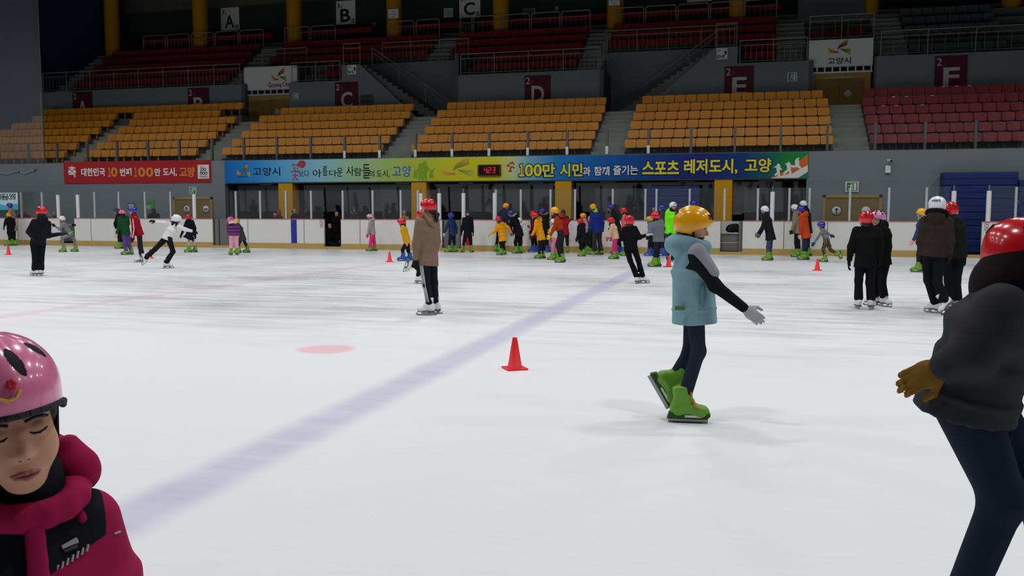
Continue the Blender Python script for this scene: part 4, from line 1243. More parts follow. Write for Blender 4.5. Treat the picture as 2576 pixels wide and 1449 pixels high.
for d, col, x, y, z, lab, parts in seats:
    count[col] += 1
    if count[col] <= 300:
        if parts:
            o = empty(col + '_chair', (x, y, z), lab, 'chair', col + ' stadium chairs')
            for nm, me in (SO if col == 'orange' else SR):
                c = bpy.data.objects.new(nm, me); COL.objects.link(c); c.parent = o
        else:
            o = put(col + '_chair', SRMESH, None, (x, y, z))
            tag(o, lab, 'chair', col + ' stadium chairs')
    else:
        src = SRM if col == 'red' else SOM
        b = bulk[col]
        n = len(b.v)
        vs = [(vx + x, vy + y, vz + z) for vx, vy, vz in src.v]
        b.raw(vs, src.f, M_SEATR if col == 'red' else M_SEATO, True)
for col in bulk:
    if bulk[col].v:
        o = bulk[col].build(col + '_seating')
        tag(o, 'remaining %s seats in the farthest rows of the stand' % col, 'seating', None, 'stuff')
print('SEATS', count)
# small white number tags on a few of the red chairs
for r_, y_, zs in ((5, 211, (1925, 2030, 2140)), (4, 234, (1503, 1607, 1820)), (3, 259, (1412, 1520, 1740))):
    for zx in zs:
        tx = XZ(1800 + zx / 3.32, y_, rowy(r_) + .5)[0]
        c_ = [o for o in bpy.data.objects if o.name.startswith('red_chair') and o.type == 'EMPTY' and abs(o.location.y - rowy(r_) - .42) < .01 and abs(o.location.x - tx) < .24]
        if c_: MB().box(-.06, .06, .012, .02, .655, .685, M_WHITE).build('number_tag', c_[0])
# dark covered seats above section F
gk = 0
for i in (0, 2, 3, 4):
    for k in range(8):
        x = 6.45 + 0.48 * k; y = ury(i) + 0.42; z = urz(i)
        if not in_frame(x, y, z + .5): continue
        o = put('grey_chair', SGMESH, None, (x, y, z))
        tag(o, 'dark grey chair %s above sign F, %s from the aisle stairs' % (UPR[i], ORD[k]), 'chair', 'grey stadium chairs')

# ================================================================== CONES
def cone_mesh():
    mb = MB()
    mb.box(-0.1, 0.1, -0.1, 0.1, 0.0, 0.014, M_CONE)
    mb.lathe([(0.074, 0.012), (0.072, 0.02), (0.066, 0.026), (0.022, 0.29), (0.019, 0.297), (0.013, 0.299), (0.01, 0.29)], M_CONE, 28)
    return mb.mesh('traffic_cone')
def cone_parts():
    a = bevel(MB().box(-0.102, 0.102, -0.102, 0.102, 0.0, 0.016, M_CONE).build('tmp'), 0.006)
    b = MB().lathe([(0.078, 0.014), (0.076, 0.022), (0.066, 0.028), (0.023, 0.293), (0.02, 0.299), (0.014, 0.301), (0.011, 0.29)], M_CONE, 28)
    return a, b.mesh('cone_body')
ca, cbm = cone_parts()
CONES = [(1295, 928, 'red cone alone in the middle of the ice by the blue line'), (980, 659, 'red cone in front of the child in a yellow jacket and blue boots'), (21.5, 641, 'red cone in front of the yellow helmeted child in black'), (378, 650, 'red cone behind the trailing leg of the skater in white'),
         (1682, 671.5, 'red cone at the feet of the instructor in neon green'), (2056, 680.5, 'red cone in front of the small child in camouflage trousers'), (2363, 689, 'red cone behind the legs of the skater in brown')]
for k, (px, py, lab) in enumerate(CONES):
    p = on_z(px, py)
    o = empty('traffic_cone', p, lab, 'cone', 'red traffic cones on the ice')
    o.rotation_euler = (0, 0, YAW + (0.32 if k == 0 else 0.5 * k))
    c = ca if k == 0 else ca.copy()
    if k: COL.objects.link(c)
    c.name = 'base'; c.parent = o
    put('cone_body', cbm, o)

# ================================================================== GEAR SHARED BY THE SKATERS
def dome(a, b, c, c2, rim, m, n=32, K=10, th=0.012, ridge=None):
    mb = MB()
    def ring(off):
        R = []
        for k in range(K + 1):
            row = []
            for i in range(n):
                ph = 2 * math.pi * i / n
                zr = rim(ph)
                zt = c - off
                t = k / K
                # descend from the crown to the rim along the ellipsoid
                tm = math.acos(max(-0.999, min(0.999, zr / (c if zr > 0 else c2))))
                w = tm * t
                z = (c if w < math.pi / 2 else c2) * math.cos(w)
                s = math.sin(w) if w < math.pi / 2 else (0.35 + 0.65 * math.sin(w))
                g = 1.0 + (ridge(ph, t) if ridge else 0)
                f = 1 - off / a
                row.append(((a * s * math.cos(ph)) * f * g, (b * s * math.sin(ph)) * f * g, z * (1 - off / c * (1 - t)) * (g if ridge else 1)))
            R.append(row)
        return R
    O, I = ring(0), ring(th)
    vs = [v for r in O for v in r] + [v for r in I for v in r]
    N0 = (K + 1) * n
    fs = []
    for k in range(K):
        for i in range(n):
            j = (i + 1) % n
            fs.append((k * n + i, (k + 1) * n + i, (k + 1) * n + j, k * n + j))
            fs.append((N0 + k * n + i, N0 + k * n + j, N0 + (k + 1) * n + j, N0 + (k + 1) * n + i))
    for i in range(n):
        j = (i + 1) % n
        fs.append((K * n + i, N0 + K * n + i, N0 + K * n + j, K * n + j))
    mb.raw(vs, fs, m, True)
    return mb
HELMCOL = {'red': (206, 22, 34), 'yellow': (236, 168, 10), 'blue': (48, 44, 158), 'white': (226, 230, 234), 'pink': (240, 112, 160), 'lilac': (222, 150, 204), 'black': (26, 28, 32), 'navy': (36, 44, 84), 'pinkwhite': (236, 190, 214)}
M_HELM = {k: mat('helmet_%s' % k, c, 0.22, 0.5, var=0.03, coat=0.5) for k, c in HELMCOL.items()}
HEL = {}
def helmet_parts(kind, col):
    if (kind, col) in HEL: return HEL[(kind, col)]
    m = M_HELM[col]
    if kind == 'round':
        rim = lambda ph: -0.02 - 0.066 * (1 - max(0, math.sin(ph)) ** 0.8)
        sh = dome(0.108, 0.128, 0.1, 0.15, rim, m)
        vt = MB()
        for s0 in (math.pi / 2, -math.pi / 2):
            for k in range(-3, 4):
                ph = s0 + k * 0.16
                x, y = 0.106 * math.cos(ph), 0.126 * math.sin(ph)
                vt.tube((x * 0.95, y * 0.95, 0.022), (x * 0.86, y * 0.86, 0.052), 0.0075, 0.006, M_BLACK, 8)
    else:
        rim = lambda ph: -0.025 - 0.03 * (1 - max(0, math.sin(ph)))
        sh = dome(0.108, 0.142, 0.092, 0.13, rim, m, ridge=lambda ph, t: 0.025 * math.cos(6 * ph) * math.sin(math.pi * t))
        vt = MB()
        for k in range(7):
            ph = 0.35 + k * (2 * math.pi / 7)
            for w0, w1 in ((0.45, 0.85), (1.02, 1.28)):
                P = [(0.107 * math.sin(w) * math.cos(ph), 0.139 * math.sin(w) * math.sin(ph), 0.092 * math.cos(w)) for w in (w0, w1)]
                vt.tube(P[0], P[1], 0.011, 0.015, M_BLACK, 8)
    st = MB()
    st.path([(0.09, 0.015, -0.05), (0.078, 0.03, -0.1), (0.045, 0.06, -0.165), (0, 0.07, -0.178), (-0.045, 0.06, -0.165), (-0.078, 0.03, -0.1), (-0.09, 0.015, -0.05)], 0.007, M_BLACK, 6)
    HEL[(kind, col)] = (sh.mesh('helmet'), vt.mesh('vent_slots'), st.mesh('chin_strap'))
    return HEL[(kind, col)]

# boots: origin on the ice under the ankle, toes towards +Y
M_BG = mat('green_boot_plastic', (104, 164, 46), 0.4, 0.4, var=0.05)
M_BB = mat('blue_boot_plastic', (40, 88, 172), 0.4, 0.4, var=0.05)
M_BK = mat('orange_buckle', (232, 92, 30), 0.45, 0.4)
M_BW = mat('white_boot_leather', (228, 228, 224), 0.45, 0.4, var=0.04)
M_BKK = mat('black_boot_leather', (26, 27, 30), 0.5, 0.4)
M_SOLE = mat('boot_sole', (96, 98, 96), 0.6, 0.3)
M_GSOLE = mat('dark_green_sole', (52, 84, 32), 0.6, 0.3)
M_BLADE = mat('blade_steel', (150, 154, 158), 0.25, 0.5, metal=0.9)
def make_boots(kind):
    if kind in ('green', 'blue'):
        m = M_BG if kind == 'green' else M_BB
        pr = [cone((0, -0.055, 0.1), (0, 0.12, 0.085), 0.05, 0.045, k=0.04), ell((0, 0.12, 0.08), (0.05, 0.06, 0.045), k=0.03), ell((0, -0.05, 0.09), (0.045, 0.05, 0.05)),
              loft((0, 0.0, 0.1), (0, -0.025, 0.27), 0.052, 0.07, 0.062, 0.072, np.array([1.0, 0, 0]), k=0.05, cap=0.12)]
        P = [('boot', solid_mesh('boot', pr, 0.011, m))]
        s = MB()
        s.prism([(-0.13, 0.03), (0.16, 0.03), (0.185, 0.055), (0.185, 0.075), (-0.115, 0.075)], -0.04, 0.04, M_GSOLE if kind == 'green' else M_BB)
        s.v = [(y, x, z) for x, y, z in s.v]; s.f = [f[::-1] for f in s.f]
        P.append(('sole', s.mesh('sole')))
        bl = MB().box(-0.043, 0.043, 0.0, 0.12, 0.045, 0.062, M_WHITE).mesh('white_insert')
        P.append(('white_insert', bl))
        P.append(('blade', MB().box(-0.004, 0.004, -0.12, 0.17, 0, 0.032, M_BLADE).mesh('blade')))
        for y, z, a in ((0.085, 0.122, 0.3), (0.06, 0.165, 0.9), (0.045, 0.225, 1.3)):
            b = MB().box(-0.05, 0.05, -0.012, 0.012, -0.007, 0.007, M_BK)
            ca_, sa_ = math.cos(-a), math.sin(-a)
            b.v = [(x, y + yy * math.cos(a) + zz * math.sin(a), z - yy * math.sin(a) + zz * math.cos(a)) for x, yy, zz in b.v]
            P.append(('buckle', b.mesh('buckle')))
        return P
    m = M_BW if kind == 'white' else M_BKK
    pr = [cone((0, -0.045, 0.105), (0, 0.13, 0.085), 0.04, 0.034, k=0.04), ell((0, 0.12, 0.085), (0.04, 0.055, 0.035)), ell((0, -0.045, 0.1), (0.036, 0.042, 0.045)),
          loft((0, 0.0, 0.12), (0, -0.015, 0.265), 0.042, 0.06, 0.05, 0.058, np.array([1.0, 0, 0]), k=0.05, cap=0.1)]
    P = [('boot', solid_mesh('boot', pr, 0.010, m))]
    s = MB().box(-0.032, 0.032, -0.085, -0.01, 0.04, 0.07, M_SOLE).box(-0.034, 0.034, -0.02, 0.165, 0.05, 0.066, M_SOLE)
    P.append(('sole', s.mesh('sole')))
    b = MB().box(-0.004, 0.004, -0.12, 0.18, 0, 0.018, M_BLADE).box(-0.006, 0.006, -0.07, -0.03, 0.015, 0.045, M_BLADE).box(-0.006, 0.006, 0.06, 0.11, 0.015, 0.055, M_BLADE).box(-0.004, 0.004, 0.165, 0.19, 0.012, 0.04, M_BLADE)
    P.append(('blade', b.mesh('blade')))
    l = MB()
    for k in range(5): l.tube((-0.03, 0.1 - 0.022 * k, 0.125 + 0.027 * k), (0.03, 0.1 - 0.022 * k, 0.125 + 0.027 * k), 0.005, 0.005, M_WHITE if kind != 'white' else M_LTGREY, 6)
    P.append(('laces', l.mesh('laces')))
    return P
BOOTS = {k: make_boots(k) for k in ('green', 'blue', 'white', 'black')}
def hand_prims(curl=0.5, spread=0.1):
    pr = [ell((0, 0.045, 0), (0.04, 0.05, 0.016), k=0.012), cone((0, -0.01, 0), (0, 0.03, 0), 0.024, 0.026, k=0.02, flat=(np.array([0, 0, 1.0]), 0.75))]
    for i, (x, ln) in enumerate(((0.028, 0.062), (0.009, 0.072), (-0.01, 0.067), (-0.028, 0.052))):
        p = np.array([x, 0.082 - 0.006 * abs(i - 1.3), 0.0])
        d = _n([x * spread * 8, 1, 0])
        a = 0.15
        for j, (l_, r0, r1) in enumerate(((0.42, 0.0092, 0.0086), (0.32, 0.0086, 0.008), (0.26, 0.008, 0.0066))):
            q = p + np.array([d[0] * math.cos(a), math.cos(a), -math.sin(a)]) * ln * l_
            pr.append(cone(p, q, r0, r1, k=0.004))
            p = q; a += curl
    pr.append(cone((0.03, 0.018, -0.004), (0.056, 0.05, -0.016), 0.012, 0.0105, k=0.012))
    pr.append(cone((0.056, 0.05, -0.016), (0.06, 0.08, -0.026), 0.0105, 0.008, k=0.004))
    return pr
HV, HF, _ = solid(hand_prims(), 0.0042)
HVM, HFM = HV * np.array([1, 1, -1]), HF[:, ::-1]
HANDS = {}
def hand_mesh(m, s):
    if (m.name, s) not in HANDS:
        HANDS[(m.name, s)] = mesh_np('glove', HV if s > 0 else HVM, HF if s > 0 else HFM, [m])
    return HANDS[(m.name, s)]
def sphere_mesh(nm, r, m):
    V, F, _ = solid([ell((0, 0, 0), r, k=0.001)], min(r) / 3.0)
    return mesh_np(nm, V, F, [m])
EYE = sphere_mesh('eye', (0.013, 0.007, 0.006), M_EYE)
BROW = sphere_mesh('eyebrow', (0.018, 0.006, 0.0035), M_HAIR)
LIPS = sphere_mesh('lips', (0.021, 0.008, 0.008), M_LIP)

def frame(F_, U_, c):
    """matrix with +Y along F_, +Z near U_"""
    F_ = _n(F_)
    X = _n(np.cross(F_, U_))
    Z = np.cross(X, F_)
    return Matrix(((X[0], F_[0], Z[0], c[0]), (X[1], F_[1], Z[1], c[1]), (X[2], F_[2], Z[2], c[2]), (0, 0, 0, 1)))
UP = np.array([0, 0, 1.0])
JCOUNT = [0]

def person(label, base, helm, neck, pel, face=180, hface=None, arms=(), legs=(), st=None, hel=('round', 'red'), jacket=(40, 40, 44), hem=None, bulk=1.0, flare=1.0, hood=None, fur=None,
           trousers=(30, 31, 36), tb=1.0, tflare=0.9, boot='green', glove=(28, 28, 30), hair='short', hairm=None, tilt=0.0, roll=0.0, hs=0.95, h=0.013, jm=None, tm=None, extra=None, zf=0.0, cat='person', scarf=None, short=False, collar=True):
    if len(base) == 2: G = on_z(base[0], base[1], zf)
    else: G = on_y(base[0], base[1], base[2]); G = np.array([G[0], G[1], zf])
    cdir = _n(np.array([G[0], G[1], 0.0]))
    R = np.cross(cdir, UP)
    D = float((G - CAM) @ cdir)
    def pt(p):
        dd = p[2] if len(p) > 2 else 0.0
        d = ray(p[0], p[1])
        return CAM + d * ((D + dd) / (d @ cdir)) - G
    def az(a):
        a = math.radians(a)
        return -cdir * math.cos(a) + R * math.sin(a)
    F_ = az(face); L_ = np.cross(UP, F_)
    Fh = az(face if hface is None else hface)
    Lh = np.cross(UP, Fh); Uh = UP.copy()
    t_, r_ = math.radians(tilt), math.radians(roll)
    Fh, Uh = Fh * math.cos(t_) - Uh * math.sin(t_), Uh * math.cos(t_) + Fh * math.sin(t_)
    Lh, Uh = Lh * math.cos(r_) + Uh * math.sin(r_), Uh * math.cos(r_) - Lh * math.sin(r_)
    Nk, Pv = pt(neck), pt(pel)
    Hc = pt(helm)
    if st is None: st = (Hc[2] + 0.09 * hs - zf * 0) * 1.0
    u = st / 1.68
    k_ = u ** 0.75
    sp = _n(Nk - Pv)
    Lt = _n(L_ - sp * (L_ @ sp)); Ft = np.cross(Lt, sp)
    hc = Hc - Uh * 0.05 * hs
    root = empty('person', G, label, cat)
    JC = lambda c: cloth(c)
    # joints
    sw = 0.15 * k_ * (0.5 + 0.5 * bulk)
    J = {}
    for s in (1, -1):
        sh = Nk - sp * 0.06 * k_ + Lt * s * sw
        e = sh - UP * 0.26 * u + Lt * s * 0.05 * u
        w = e - UP * 0.22 * u + Ft * 0.07 * u
        for a in arms:
            if a[0] == s:
                ddS = float(sh @ cdir)
                if a[1] is not None: e = pt((a[1][0], a[1][1], ddS + (a[1][2] if len(a[1]) > 2 else 0)))
                if a[2] is not None: w = pt((a[2][0], a[2][1], ddS + (a[2][2] if len(a[2]) > 2 else 0)))
                if len(a) > 3: sh = pt((a[3][0], a[3][1], ddS))
        J[s] = (sh, e, w)
    # jacket
    b = bulk
    chest, waist = Nk - sp * 0.19 * u, Nk + (Pv - Nk) * 0.7
    pr = [loft(chest, Nk - sp * 0.035 * u, .168 * k_ * b, .118 * k_ * b, .095 * k_ * b, .075 * k_ * b, Lt, k=0.05),
          loft(waist, chest, .145 * k_ * b, .112 * k_ * b, .168 * k_ * b, .118 * k_ * b, Lt, k=0.05)]
    hp = pt(hem) if hem else Pv - sp * 0.07 * u
    if (Nk - hp) @ sp > (Nk - Pv) @ sp * 0.9:
        pr.append(loft(Pv, waist, .162 * k_ * b, .125 * k_ * b, .145 * k_ * b, .112 * k_ * b, Lt, k=0.05, cap=0.2))
        pr.append(loft(hp, Pv, .165 * k_ * b * flare, .13 * k_ * b * flare, .162 * k_ * b, .125 * k_ * b, Lt, k=0.03, cap=0.06))
    else:
        pr.append(loft(hp, waist, .15 * k_ * b * flare, .118 * k_ * b * flare, .145 * k_ * b, .112 * k_ * b, Lt, k=0.03, cap=0.06))
    for s in (1, -1):
        sh, e, w = J[s]
        d = _n(w - e)
        pr.append(cone(sh, e, .066 * k_ * b, .053 * k_ * b, k=0.05))
        pr.append(cone(e, w - d * 0.015, .053 * k_ * b, (.04 if not short else .045) * k_ * b, k=0.03))
    if collar: pr.append(cone(Nk - sp * 0.03 * u, Nk + sp * 0.035 * u, .082 * k_, .07 * k_, k=0.03))
    if hood: pr.append(ell(Nk - Ft * 0.095 * k_ * b - sp * 0.01, (.125 * k_, .075 * k_, .1 * k_), (Lt, Ft, sp), k=0.05))
    put('jacket', solid_mesh('jacket', pr, h, jm or JC(jacket)), root)
    if fur:
        rr = []
        for i in range(12):
            a0, a1 = 2 * math.pi * i / 12, 2 * math.pi * (i + 1) / 12
            q = [Nk + sp * 0.02 * k_ - Ft * 0.05 * k_ + Lt * math.cos(a) * .115 * k_ + Ft * math.sin(a) * .085 * k_ + sp * (0.03 * k_ * -math.sin(a)) for a in (a0, a1)]
            rr.append(cone(q[0], q[1], .042 * k_, .042 * k_, k=0.02))
        put('fur_trim', solid_mesh('fur_trim', rr, h, mat('fur_%d_%d_%d' % fur, fur, 0.95, 0.05, var=0.35, scale=60, bump=1.0)), root)
    # legs
    K = {}
    for s in (1, -1):
        hip = Pv + L_ * s * 0.085 * k_ - UP * 0.02
        kn, ft = None, None
        for l in legs:
            if l[0] == s: kn, ft = l[1], l[2]
        ddH = float(hip @ cdir)
        bs = (0.52 + 0.48 * u) * (1.0 if boot in ('green', 'blue') else 0.97)
        if ft is None:
            toe = az(face + s * 8); an = None
            org = np.array([hip[0], hip[1], 0.0]) + L_ * s * 0.03
            up = UP
        elif ft[0] == 'g':
            dd = ft[3] if len(ft) > 3 else 0.0
            q = pt((ft[1], (base[1] if len(base) == 2 else 600), ddH + dd))
            org = np.array([q[0], q[1], 0.0]); toe = az(ft[2]); up = UP
        else:
            d0, d1 = (ft[3], ft[4]) if len(ft) > 4 else (0.0, 0.0)
            A_ = pt((ft[1][0], ft[1][1], ddH + d0)); T_ = pt((ft[2][0], ft[2][1], ddH + d1))
            toe = _n(T_ - A_); up = None
        if up is not None:
            M = frame(toe, up, org)
            an = org + up * 0.17 * bs - toe * 0.01
        else: an = A_
        if kn is None:
            kp = hip * 0.5 + an * 0.5 + F_ * 0.02
        else: kp = pt((kn[0], kn[1], (ddH + float(an @ cdir)) / 2 + (kn[2] if len(kn) > 2 else 0)))
        if up is None:
            U2 = _n(kp - an); U2 = _n(U2 - toe * (U2 @ toe))
            org = an - U2 * 0.15 * bs
            if (org + G)[2] < zf: org = org + UP * (zf - (org + G)[2] + 0.01)
            M = frame(toe, U2, org)
        K[s] = (hip, kp, an, M, bs)
    tr = [loft(Pv - UP * 0.0, Pv + sp * 0.12 * u, .145 * k_ * min(b, 1.1) * .95, .11 * k_, .125 * k_, .1 * k_, Lt, k=0.04)]
    for s in (1, -1):
        hip, kp, an, M, bs = K[s]
        tr.append(cone(hip, kp, .088 * k_ * tb, .062 * k_ * tb, k=0.04))
        e2 = an + _n(kp - an) * 0.02
        tr.append(cone(kp, e2, .06 * k_ * tb, .056 * k_ * tflare * max(1, tb * .9), k=0.035))
    put('trousers', solid_mesh('trousers', tr, h, tm or cloth(trousers)), root)
    # body: head, neck, trunk and limbs as one skin
    q = hs
    bd = [ell(hc + Uh * .025 * q, (.077 * q, .092 * q, .088 * q), (Lh, Fh, Uh), k=0.04), ell(hc - Uh * .05 * q + Fh * .018 * q, (.056 * q, .066 * q, .062 * q), (Lh, Fh, Uh), k=0.05),
          cone(hc + Fh * .083 * q - Uh * .0 * q, hc + Fh * .103 * q - Uh * .03 * q, .009 * q, .014 * q, k=0.015), cone(hc - Uh * .06 * q - Fh * .02 * q, Nk - sp * .03, .05 * q, .056 * k_, k=0.04),
          loft(waist, Nk - sp * .07 * u, .11 * k_, .08 * k_, .12 * k_, .075 * k_, Lt, k=0.05), loft(Pv, waist, .12 * k_, .085 * k_, .11 * k_, .08 * k_, Lt, k=0.05)]
    for s in (1, -1):
        bd.append(ell(hc + Lh * s * .078 * q - Fh * .005, (.012 * q, .02 * q, .03 * q), (Lh, Fh, Uh), k=0.01))
        sh, e, w = J[s]
        bd += [cone(sh, e, .045 * k_, .036 * k_, k=0.03), cone(e, w, .036 * k_, .026 * k_, k=0.02), cone(K[s][0], K[s][1], .07 * k_, .045 * k_, k=0.03), cone(K[s][1], K[s][2], .044 * k_, .032 * k_, k=0.02)]
    V, Fc, _ = solid(bd, h)
    VV, FF, n = [V], [Fc], len(V)
    gs = 0.72 + 0.28 * u
    HM = {}
    for s in (1, -1):
        sh, e, w = J[s]
        d = _n(w - e)
        tx = Ft - d * (Ft @ d)
        if np.linalg.norm(tx) < 0.3: tx = UP - d * (UP @ d)
        X = _n(tx); Z = np.cross(X, d)
        sc = gs * (1.12 if glove else 1.0)
        HM[s] = Matrix(((X[0] * sc, d[0] * sc, Z[0] * sc, w[0]), (X[1] * sc, d[1] * sc, Z[1] * sc, w[1]), (X[2] * sc, d[2] * sc, Z[2] * sc, w[2]), (0, 0, 0, 1)))
        if not glove:
            hv, hf = (HV, HF) if s > 0 else (HVM, HFM)
            MM = np.array(HM[s])
            VV.append(hv @ MM[:3, :3].T + MM[:3, 3]); FF.append(hf + n); n += len(hv)
    put('body', mesh_np('body', np.concatenate(VV), np.concatenate(FF), [M_SKIN]), root)
    if glove:
        gm = mat('glove_%d_%d_%d' % glove, glove, 0.85, 0.15, var=0.1, scale=30, bump=0.3)
        for s in (1, -1): put('glove', hand_mesh(gm, s), root, mtx=HM[s])
    for s in (1, -1):
        hip, kp, an, M, bs = K[s]
        bo = None
        for nm, me in BOOTS[boot]:
            if bo is None: bo = put('boot', me, root, mtx=M @ Matrix.Scale(bs, 4))
            else: put(nm, me, bo)
    # hair, helmet, face
    hm = hairm or M_HAIR
    hr = [ell(hc - Fh * .022 * q + Uh * .01 * q, (.083 * q, .084 * q, .094 * q), (Lh, Fh, Uh), k=0.03), ell(hc - Fh * .045 * q - Uh * .06 * q, (.062 * q, .045 * q, .055 * q), (Lh, Fh, Uh), k=0.03)]
    if hair == 'long':
        a = hc - Fh * .06 * q - Uh * .05 * q
        hr += [loft(a - UP * 0.14 * u - Ft * .03, a, .055 * k_, .03, .066 * q, .04 * q, Lh, k=0.03)]
        for s in (1, -1): hr.append(cone(hc + Lh * s * .07 * q - Fh * .0, hc + Lh * s * .075 * q - Uh * .15 * q + Fh * .02, .026 * q, .018 * q, k=0.02))
    if hair == 'pony':
        a = hc - Fh * .085 * q - Uh * .03 * q
        hr += [cone(a, a - Fh * .045 - UP * .07, .03 * q, .038 * q, k=0.02), cone(a - Fh * .045 - UP * .07, a - Fh * .04 - UP * .2, .038 * q, .014 * q, k=0.02)]
    if hair == 'bun': hr += [ell(hc - Fh * .1 * q - Uh * .05 * q, (.045, .045, .045), k=0.015)]
    put('hair', solid_mesh('hair', hr, min(h, 0.011), hm), root)
    fv = math.cos(math.radians(face if hface is None else hface))
    FM = frame(Fh, Uh, hc)
    if fv > -0.45:
        S = Matrix.Scale(q, 4)
        for s in (1, -1):
            put('eye', EYE, root, mtx=FM @ S @ Matrix.Translation((s * .031, .088, .008)))
            put('eyebrow', BROW, root, mtx=FM @ S @ Matrix.Translation((s * .032, .088, .027)))
        put('lips', LIPS, root, mtx=FM @ S @ Matrix.Translation((0, .084, -.058)))
    if hel:
        sh, vt, sr = helmet_parts(*hel)
        o = put('helmet', sh, root, mtx=frame(Fh, Uh, hc + Uh * .045 * q) @ Matrix.Scale(q * 1.0, 4))
        put('vent_slots', vt, o); put('chin_strap', sr, o)
    if scarf: put('neck_warmer', solid_mesh('neck_warmer', [cone(Nk - sp * .02, Nk + sp * .06, .085 * k_, .078 * k_, k=.02)], h, cloth(scarf)), root)
    if extra: extra(root, dict(Nk=Nk, Pv=Pv, J=J, K=K, hc=hc, Fh=Fh, Lh=Lh, Uh=Uh, F=F_, L=L_, Ft=Ft, Lt=Lt, sp=sp, u=u, k=k_, G=G, pt=pt, hp=hp))
    return root

# ================================================================== SKATERS ON THE ICE
def strip_mesh(root, name, pts, r, m):
    MB().path(pts, r, m, 8).build(name, root)
# far corner
person('child in yellow helmet and black coat standing in front of the beige coat', (30, 618.5), (22, 539.5), (24, 548.5), (27, 585), face=205, hel=('round', 'yellow'), jacket=(22, 23, 26), hem=(27, 588), arms=[(1, (13, 560), (10.5, 570))],
       legs=[(1, (25, 598), ('g', 21, 250)), (-1, (35, 598), ('g', 40, 160))], hs=.92, bulk=1.05)
person('person in blue helmet and long beige coat by the blue warning board', (36, 617), (24, 515.5), (29, 527), (33, 572), face=250, hel=('round', 'blue'), jacket=(150, 132, 122), hem=(34, 581), flare=1.15, bulk=1.05, legs=[(1, None, ('g', 31, 250)), (-1, None, ('g', 37, 240))])
def pocket(root, J):
    p = J['Nk'] - J['sp'] * .57 + J['F'] * -.16
person('instructor in red helmet and black jacket reaching one arm out', (98, 694), (104.5, 528.5), (105, 550), (95.5, 611), face=190, hface=140, st=1.6, hel=('round', 'red'), jacket=(24, 26, 32), hem=(95, 616), flare=1.02, bulk=1.06, hair='long',
       arms=[(1, (72, 583), (80, 596, -.1), (86, 558)), (-1, (122, 593), (153, 588.5), (121, 562))], legs=[(1, (88, 650), ('g', 89, 215)), (-1, (104, 652), ('g', 103, 165))], tflare=1.5, boot='white', tb=.98, trousers=(20, 22, 28), hs=1.0, hood=True)
def belt(root, J):
    P = J['Pv'] + J['sp'] * .03
    n = 20
    ring = [P + J['Lt'] * .155 * J['k'] * 1.02 * math.cos(2 * math.pi * i / n) + J['Ft'] * .128 * J['k'] * 1.02 * math.sin(2 * math.pi * i / n) for i in range(n + 1)]
    strip_mesh(root, 'belt', ring, .022, mat('neon_green_belt', (104, 236, 70), .6))
person('child in silver helmet and grey suit sprinting with green belt', (172, 634), (156, 549), (158.5, 559), (177, 588), face=272, st=1.25, hel=('round', 'white'), jacket=(128, 128, 126), hem=(179, 592), trousers=(126, 126, 124), arms=[(1, (150, 577), (139, 569)), (-1, (170, 566), (180.5, 566))],
       legs=[(1, (156.5, 599), ('g', 160, 270)), (-1, (187, 604), ('g', 190, 265))], hs=.92, extra=belt, tb=1.1)
person('child in pink helmet, green jacket and purple trousers', (319, 641), (307, 533), (309.5, 544.5), (316.5, 588), face=215, st=1.36, hel=('bike', 'pink'), jacket=(26, 76, 46), hem=(317, 591), trousers=(98, 72, 140), bulk=1.2, tb=1.15, tflare=1.3, glove=(226, 160, 176),
       arms=[(1, (299, 574), (293, 587))], legs=[(1, (315, 615), ('g', 317, 265)), (-1, (324, 614), ('g', 331, 200))], hair='long', hs=.95)
def stripe(root, J):
    sh, e, w = J['J'][1]
    strip_mesh(root, 'sleeve_stripe', [sh + J['L'] * .05 * 0 + J['Lt'] * .062, e + J['L'] * .052, w + J['L'] * .04], .012, M_WHITE)
person('woman in blue helmet and crimson track jacket leaning forward', (358, 659), (333.5, 527), (336.5, 541), (350.5, 588), face=272, st=1.62, hel=('round', 'blue'), jacket=(150, 22, 38), hem=(351.5, 592), flare=1.05, trousers=(38, 38, 42), tb=.9, boot='white', glove=(90, 24, 34),
       arms=[(1, (337, 577), (333.5, 598), (334, 551)), (-1, (336, 576), (335, 594))], legs=[(1, (352, 621), ('g', 354, 268)), (-1, (354, 619), ('g', 360, 262))], hs=.98, tilt=8, extra=stripe)
person('child in navy patterned helmet and black jacket behind the green jacket', (303, 625.5), (293.5, 530), (297, 541), (302, 578), face=262, hel=('bike', 'navy'), jacket=(26, 27, 32), bulk=1.1, glove=(186, 220, 60), arms=[(1, (289.5, 562), (292, 574)), (-1, (290, 566), (293, 578))], legs=[(1, None, ('g', 300, 270)), (-1, None, ('g', 308, 255))], hs=.92)
person('skater in white helmet and white top gliding with arms spread', (420, 674.5), (444.5, 549), (439.5, 565.5), (420.5, 598), face=118, hface=100, st=1.55, hel=('round', 'white'), jacket=(222, 224, 222), hem=(418.5, 603), bulk=1.0, hair='long', tilt=16, trousers=(26, 27, 32), tb=1.0, tflare=1.35, boot='white',
       glove=(24, 24, 26), arms=[(1, (413, 561.5, -.05), (391, 557.5, -.05), (430, 566)), (-1, (466, 577.5), (483.5, 581.5), (450, 571.5))], legs=[(-1, (435.5, 633), ('g', 419.5, 95)), (1, (390, 627), ('a', (367, 648), (371, 664), 0, 0))], hs=1.05)
person('child in red helmet and flared navy coat behind the gliding skater', (480, 635), (473.5, 545), (477, 554), (478, 592), face=230, st=1.32, hel=('round', 'red'), jacket=(22, 24, 40), hem=(474, 601), flare=1.45, bulk=1.2, trousers=(190, 192, 194), tb=.72, tflare=.8, arms=[(1, (463, 575), (457, 589)), (-1, (490, 574), (491, 592))],
       legs=[(1, (475.5, 610), ('g', 475, 262)), (-1, (488, 612), ('g', 491, 215))], hs=.92)
